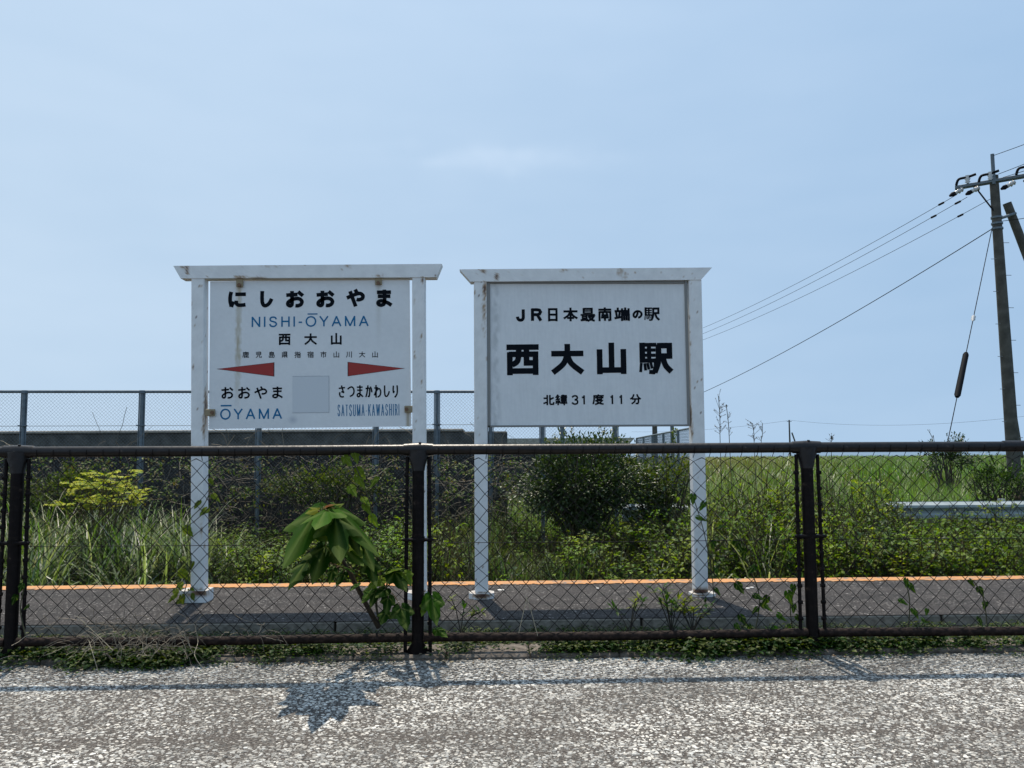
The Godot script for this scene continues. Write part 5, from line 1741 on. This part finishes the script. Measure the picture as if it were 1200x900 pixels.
	# upright young weeds by the bottom rail
	for e in [[787.0, 742.0, 690.0, "yellow green grassy weed before the framed sign's right foot"], [812.0, 742.0, 705.0, "small dark stemmed weed before the framed sign's right foot"], [540.0, 742.0, 705.0, "thin young weed behind the bottom rail beside the middle post"], [738.0, 742.0, 706.0, "tiny pale weed behind the bottom rail under the framed sign"]]:
		var p := at_z(e[0], e[1], -4.92)
		var h := at_z(e[0], e[2], -4.92).y - p.y
		t = thing("young_weed", e[3], "weed", p)
		s = Shape.new()
		var f := Shape.new()
		for k in (8 if e[0] > 780 else 4):
			var a := rf(0, TAU)
			var tip := p + Vector3(cos(a) * 0.12, h * rf(0.6, 1.15), sin(a) * 0.08)
			var path := curve([p, p.lerp(tip, 0.5) + Vector3(0, 0.03, 0), tip], 3)
			s.tube(path, 0.003, 4, Color(0.035, 0.028, 0.02))
			for j in 9:
				var q: Vector3 = path[rng.randi_range(3, 6)]
				f.leaf(q, Vector3(rf(-1, 1), rf(-0.2, 0.9), rf(-1, 1)), Vector3.UP, rf(0.03, 0.07) * (1.5 if e[0] == 787.0 else 1.0), 0.02, tint(Color(0.16, 0.2, 0.03) if k % 2 else green, 0.3))
		build(s, "stem", M.dry, t)
		build(f, "foliage", M.leaf, t)
	# ground cover along the edging and behind the rail
	var cover := Shape.new()
	for k in 22:
		var a := rf(0, TAU)
		var p := Vector3(cos(a), 0, sin(a)) * rf(0.0, 0.07) + Vector3(0, rf(0.005, 0.05), 0)
		cover.leaf(p, Vector3(cos(a + rf(-1, 1)), rf(-0.25, 0.5), sin(a + rf(-1, 1))), Vector3(rf(-0.4, 0.4), 1, rf(-0.2, 0.6)), rf(0.018, 0.036), rf(0.014, 0.026), tint([green, dark, Color(0.085, 0.12, 0.025)][k % 3], 0.3), 0.12, 0.15)
	var spots := []
	var dense := [[-100, 15, 0.5], [15, 95, 0.9], [95, 250, 1.0], [265, 385, 0.8], [385, 470, 0.35], [505, 560, 0.3], [640, 770, 0.85], [770, 965, 1.0], [965, 1095, 0.9], [1095, 1200, 0.45], [1200, 1400, 0.6]]
	for k in 2300:
		var px := rf(-100, 1400)
		var chance := 0.12
		for e in dense:
			if px >= e[0] and px < e[1]:
				chance = e[2]
		if rng.randf() > chance:
			continue
		var z := -4.76 + 0.07 * rng.randfn()
		z = clampf(z + (0.09 if px > 85 and px < 215 else 0.0), -4.92, -4.56 if px > 230 else -4.46)
		if coarse.get_noise_2d(px * 0.022, z * 9.0) < 0.12 - 0.3 * chance:
			continue
		var p := at_z(px, 760, z)
		p.y = slope(z) + (0.022 if z < -4.66 else 0.0)
		spots.append([upright(p, rf(0.55, 1.2) * (1.25 if px > 790 and px < 970 else 1.0)), Color(1, 1, 1) * rf(0.7, 1.25)])
	tag(scatter("ground_cover", cover, M.leaf, spots), "low creeping green leaves along the fence edging", "ground cover")
	spots = []
	for k in 1500:
		var px := rf(-150, 1400)
		var z := rf(-5.47, -4.9)
		if coarse.get_noise_2d(px * 0.02, z * 4.0) < -0.2:
			continue
		var p := at_z(px, 740, z)
		p.y = 0.03
		spots.append([upright(p, rf(0.6, 1.3) if z > -5.2 else rf(0.5, 0.85)), Color(1, 1, 1) * rf(0.5, 1.15)])
	tag(scatter("ground_cover", cover, M.leaf, spots), "ivy carpet in the earth strip behind the bottom rail", "ground cover")
	# dry stems and litter
	s = Shape.new()
	for k in 320:
		var px := 100.0 + 125.0 * rng.randf() if k % 4 else rf(20, 330)
		var p := at_z(px, rf(728, 772), rf(-4.86, -4.58))
		p.y = maxf(p.y, 0.05)
		var pts := [p]
		var d := Vector3(rf(-1, 1), rf(-0.6, 0.7), rf(-0.2, 0.5))
		for j in 5:
			d = (d + Vector3(rf(-0.5, 0.5), rf(-0.5, 0.3), rf(-0.2, 0.3))).normalized()
			p += d * rf(0.012, 0.042)
			p.y = maxf(p.y, slope(p.z) + 0.006)
			pts.append(p)
		var g := rf(0.07, 0.36)
		s.tube(curve(pts, 2), rf(0.0008, 0.0019), 3, Color(g, g * 0.86, g * 0.66))
	for e in [[[618, 700], [614, 715], [608, 742]], [[616, 698], [622, 715], [630, 745]], [[90, 722], [118, 748], [132, 762]], [[228, 732], [232, 752], [228, 768], [240, 786]], [[104, 750], [110, 770], [116, 790]]]:
		var pts := []
		for p in e:
			pts.append(at_z(p[0], p[1], -4.66 if p[1] < 760 else -4.5))
		s.tube(curve(pts, 4), 0.0017, 4, Color(0.36, 0.32, 0.23))
	tag(build(s, "dry_stems", M.dry, self, "stuff"), "tangled dry straw stems caught on the bottom rail", "dry stems")
	s = Shape.new()
	for k in 900:
		var px := rf(-60, 1300)
		var z := rf(-4.78, -4.58)
		if coarse.get_noise_1d(px * 0.012 + 5.0) < 0.0 and rng.randf() < 0.7:
			continue
		var p := at_z(px, 760, z)
		p.y = slope(z) + 0.008 + (0.025 if z < -4.66 else 0.0)
		s.leaf(p, Vector3(rf(-1, 1), rf(-0.1, 0.25), rf(-1, 1)), Vector3(rf(-0.5, 0.5), 1, rf(-0.5, 0.5)), rf(0.012, 0.035), rf(0.006, 0.014), tint([Color(0.16, 0.10, 0.055), Color(0.22, 0.15, 0.09), Color(0.07, 0.045, 0.03), Color(0.28, 0.22, 0.14)][k % 4], 0.3))
	for k in 130:
		var z := -4.6 + 0.55 * pow(rng.randf(), 2.2)
		var p := Vector3(rf(-3.4, 3.6), slope(z) + 0.007, z)
		s.leaf(p, Vector3(rf(-1, 1), rf(-0.05, 0.2), rf(-1, 1)), Vector3(rf(-0.4, 0.4), 1, rf(-0.4, 0.4)), rf(0.01, 0.03), rf(0.005, 0.012), tint([Color(0.16, 0.10, 0.055), Color(0.07, 0.045, 0.03), Color(0.06, 0.08, 0.02)][k % 3], 0.3))
	tag(build(s, "leaf_litter", M.dry, self, "stuff"), "brown fallen leaf litter along the fence edging", "leaf litter")
	# flakes of white paint lying on the asphalt
	s = Shape.new()
	for e in [[876, 690], [881, 689], [587, 692], [508, 697], [700, 690]]:
		var p := at_y(e[0], e[1], PLATFORM_Y)
		s.box(p + Vector3(0, 0.004, 0), Vector3(rf(0.02, 0.05), 0.006, rf(0.02, 0.05)), 0.002, Color(0.6, 0.58, 0.55), Basis(Vector3.UP, rf(0, 3)))
	tag(build(s, "paint_flakes", M.dry, self, "stuff"), "small white paint flakes scattered on the dark asphalt", "paint flakes")
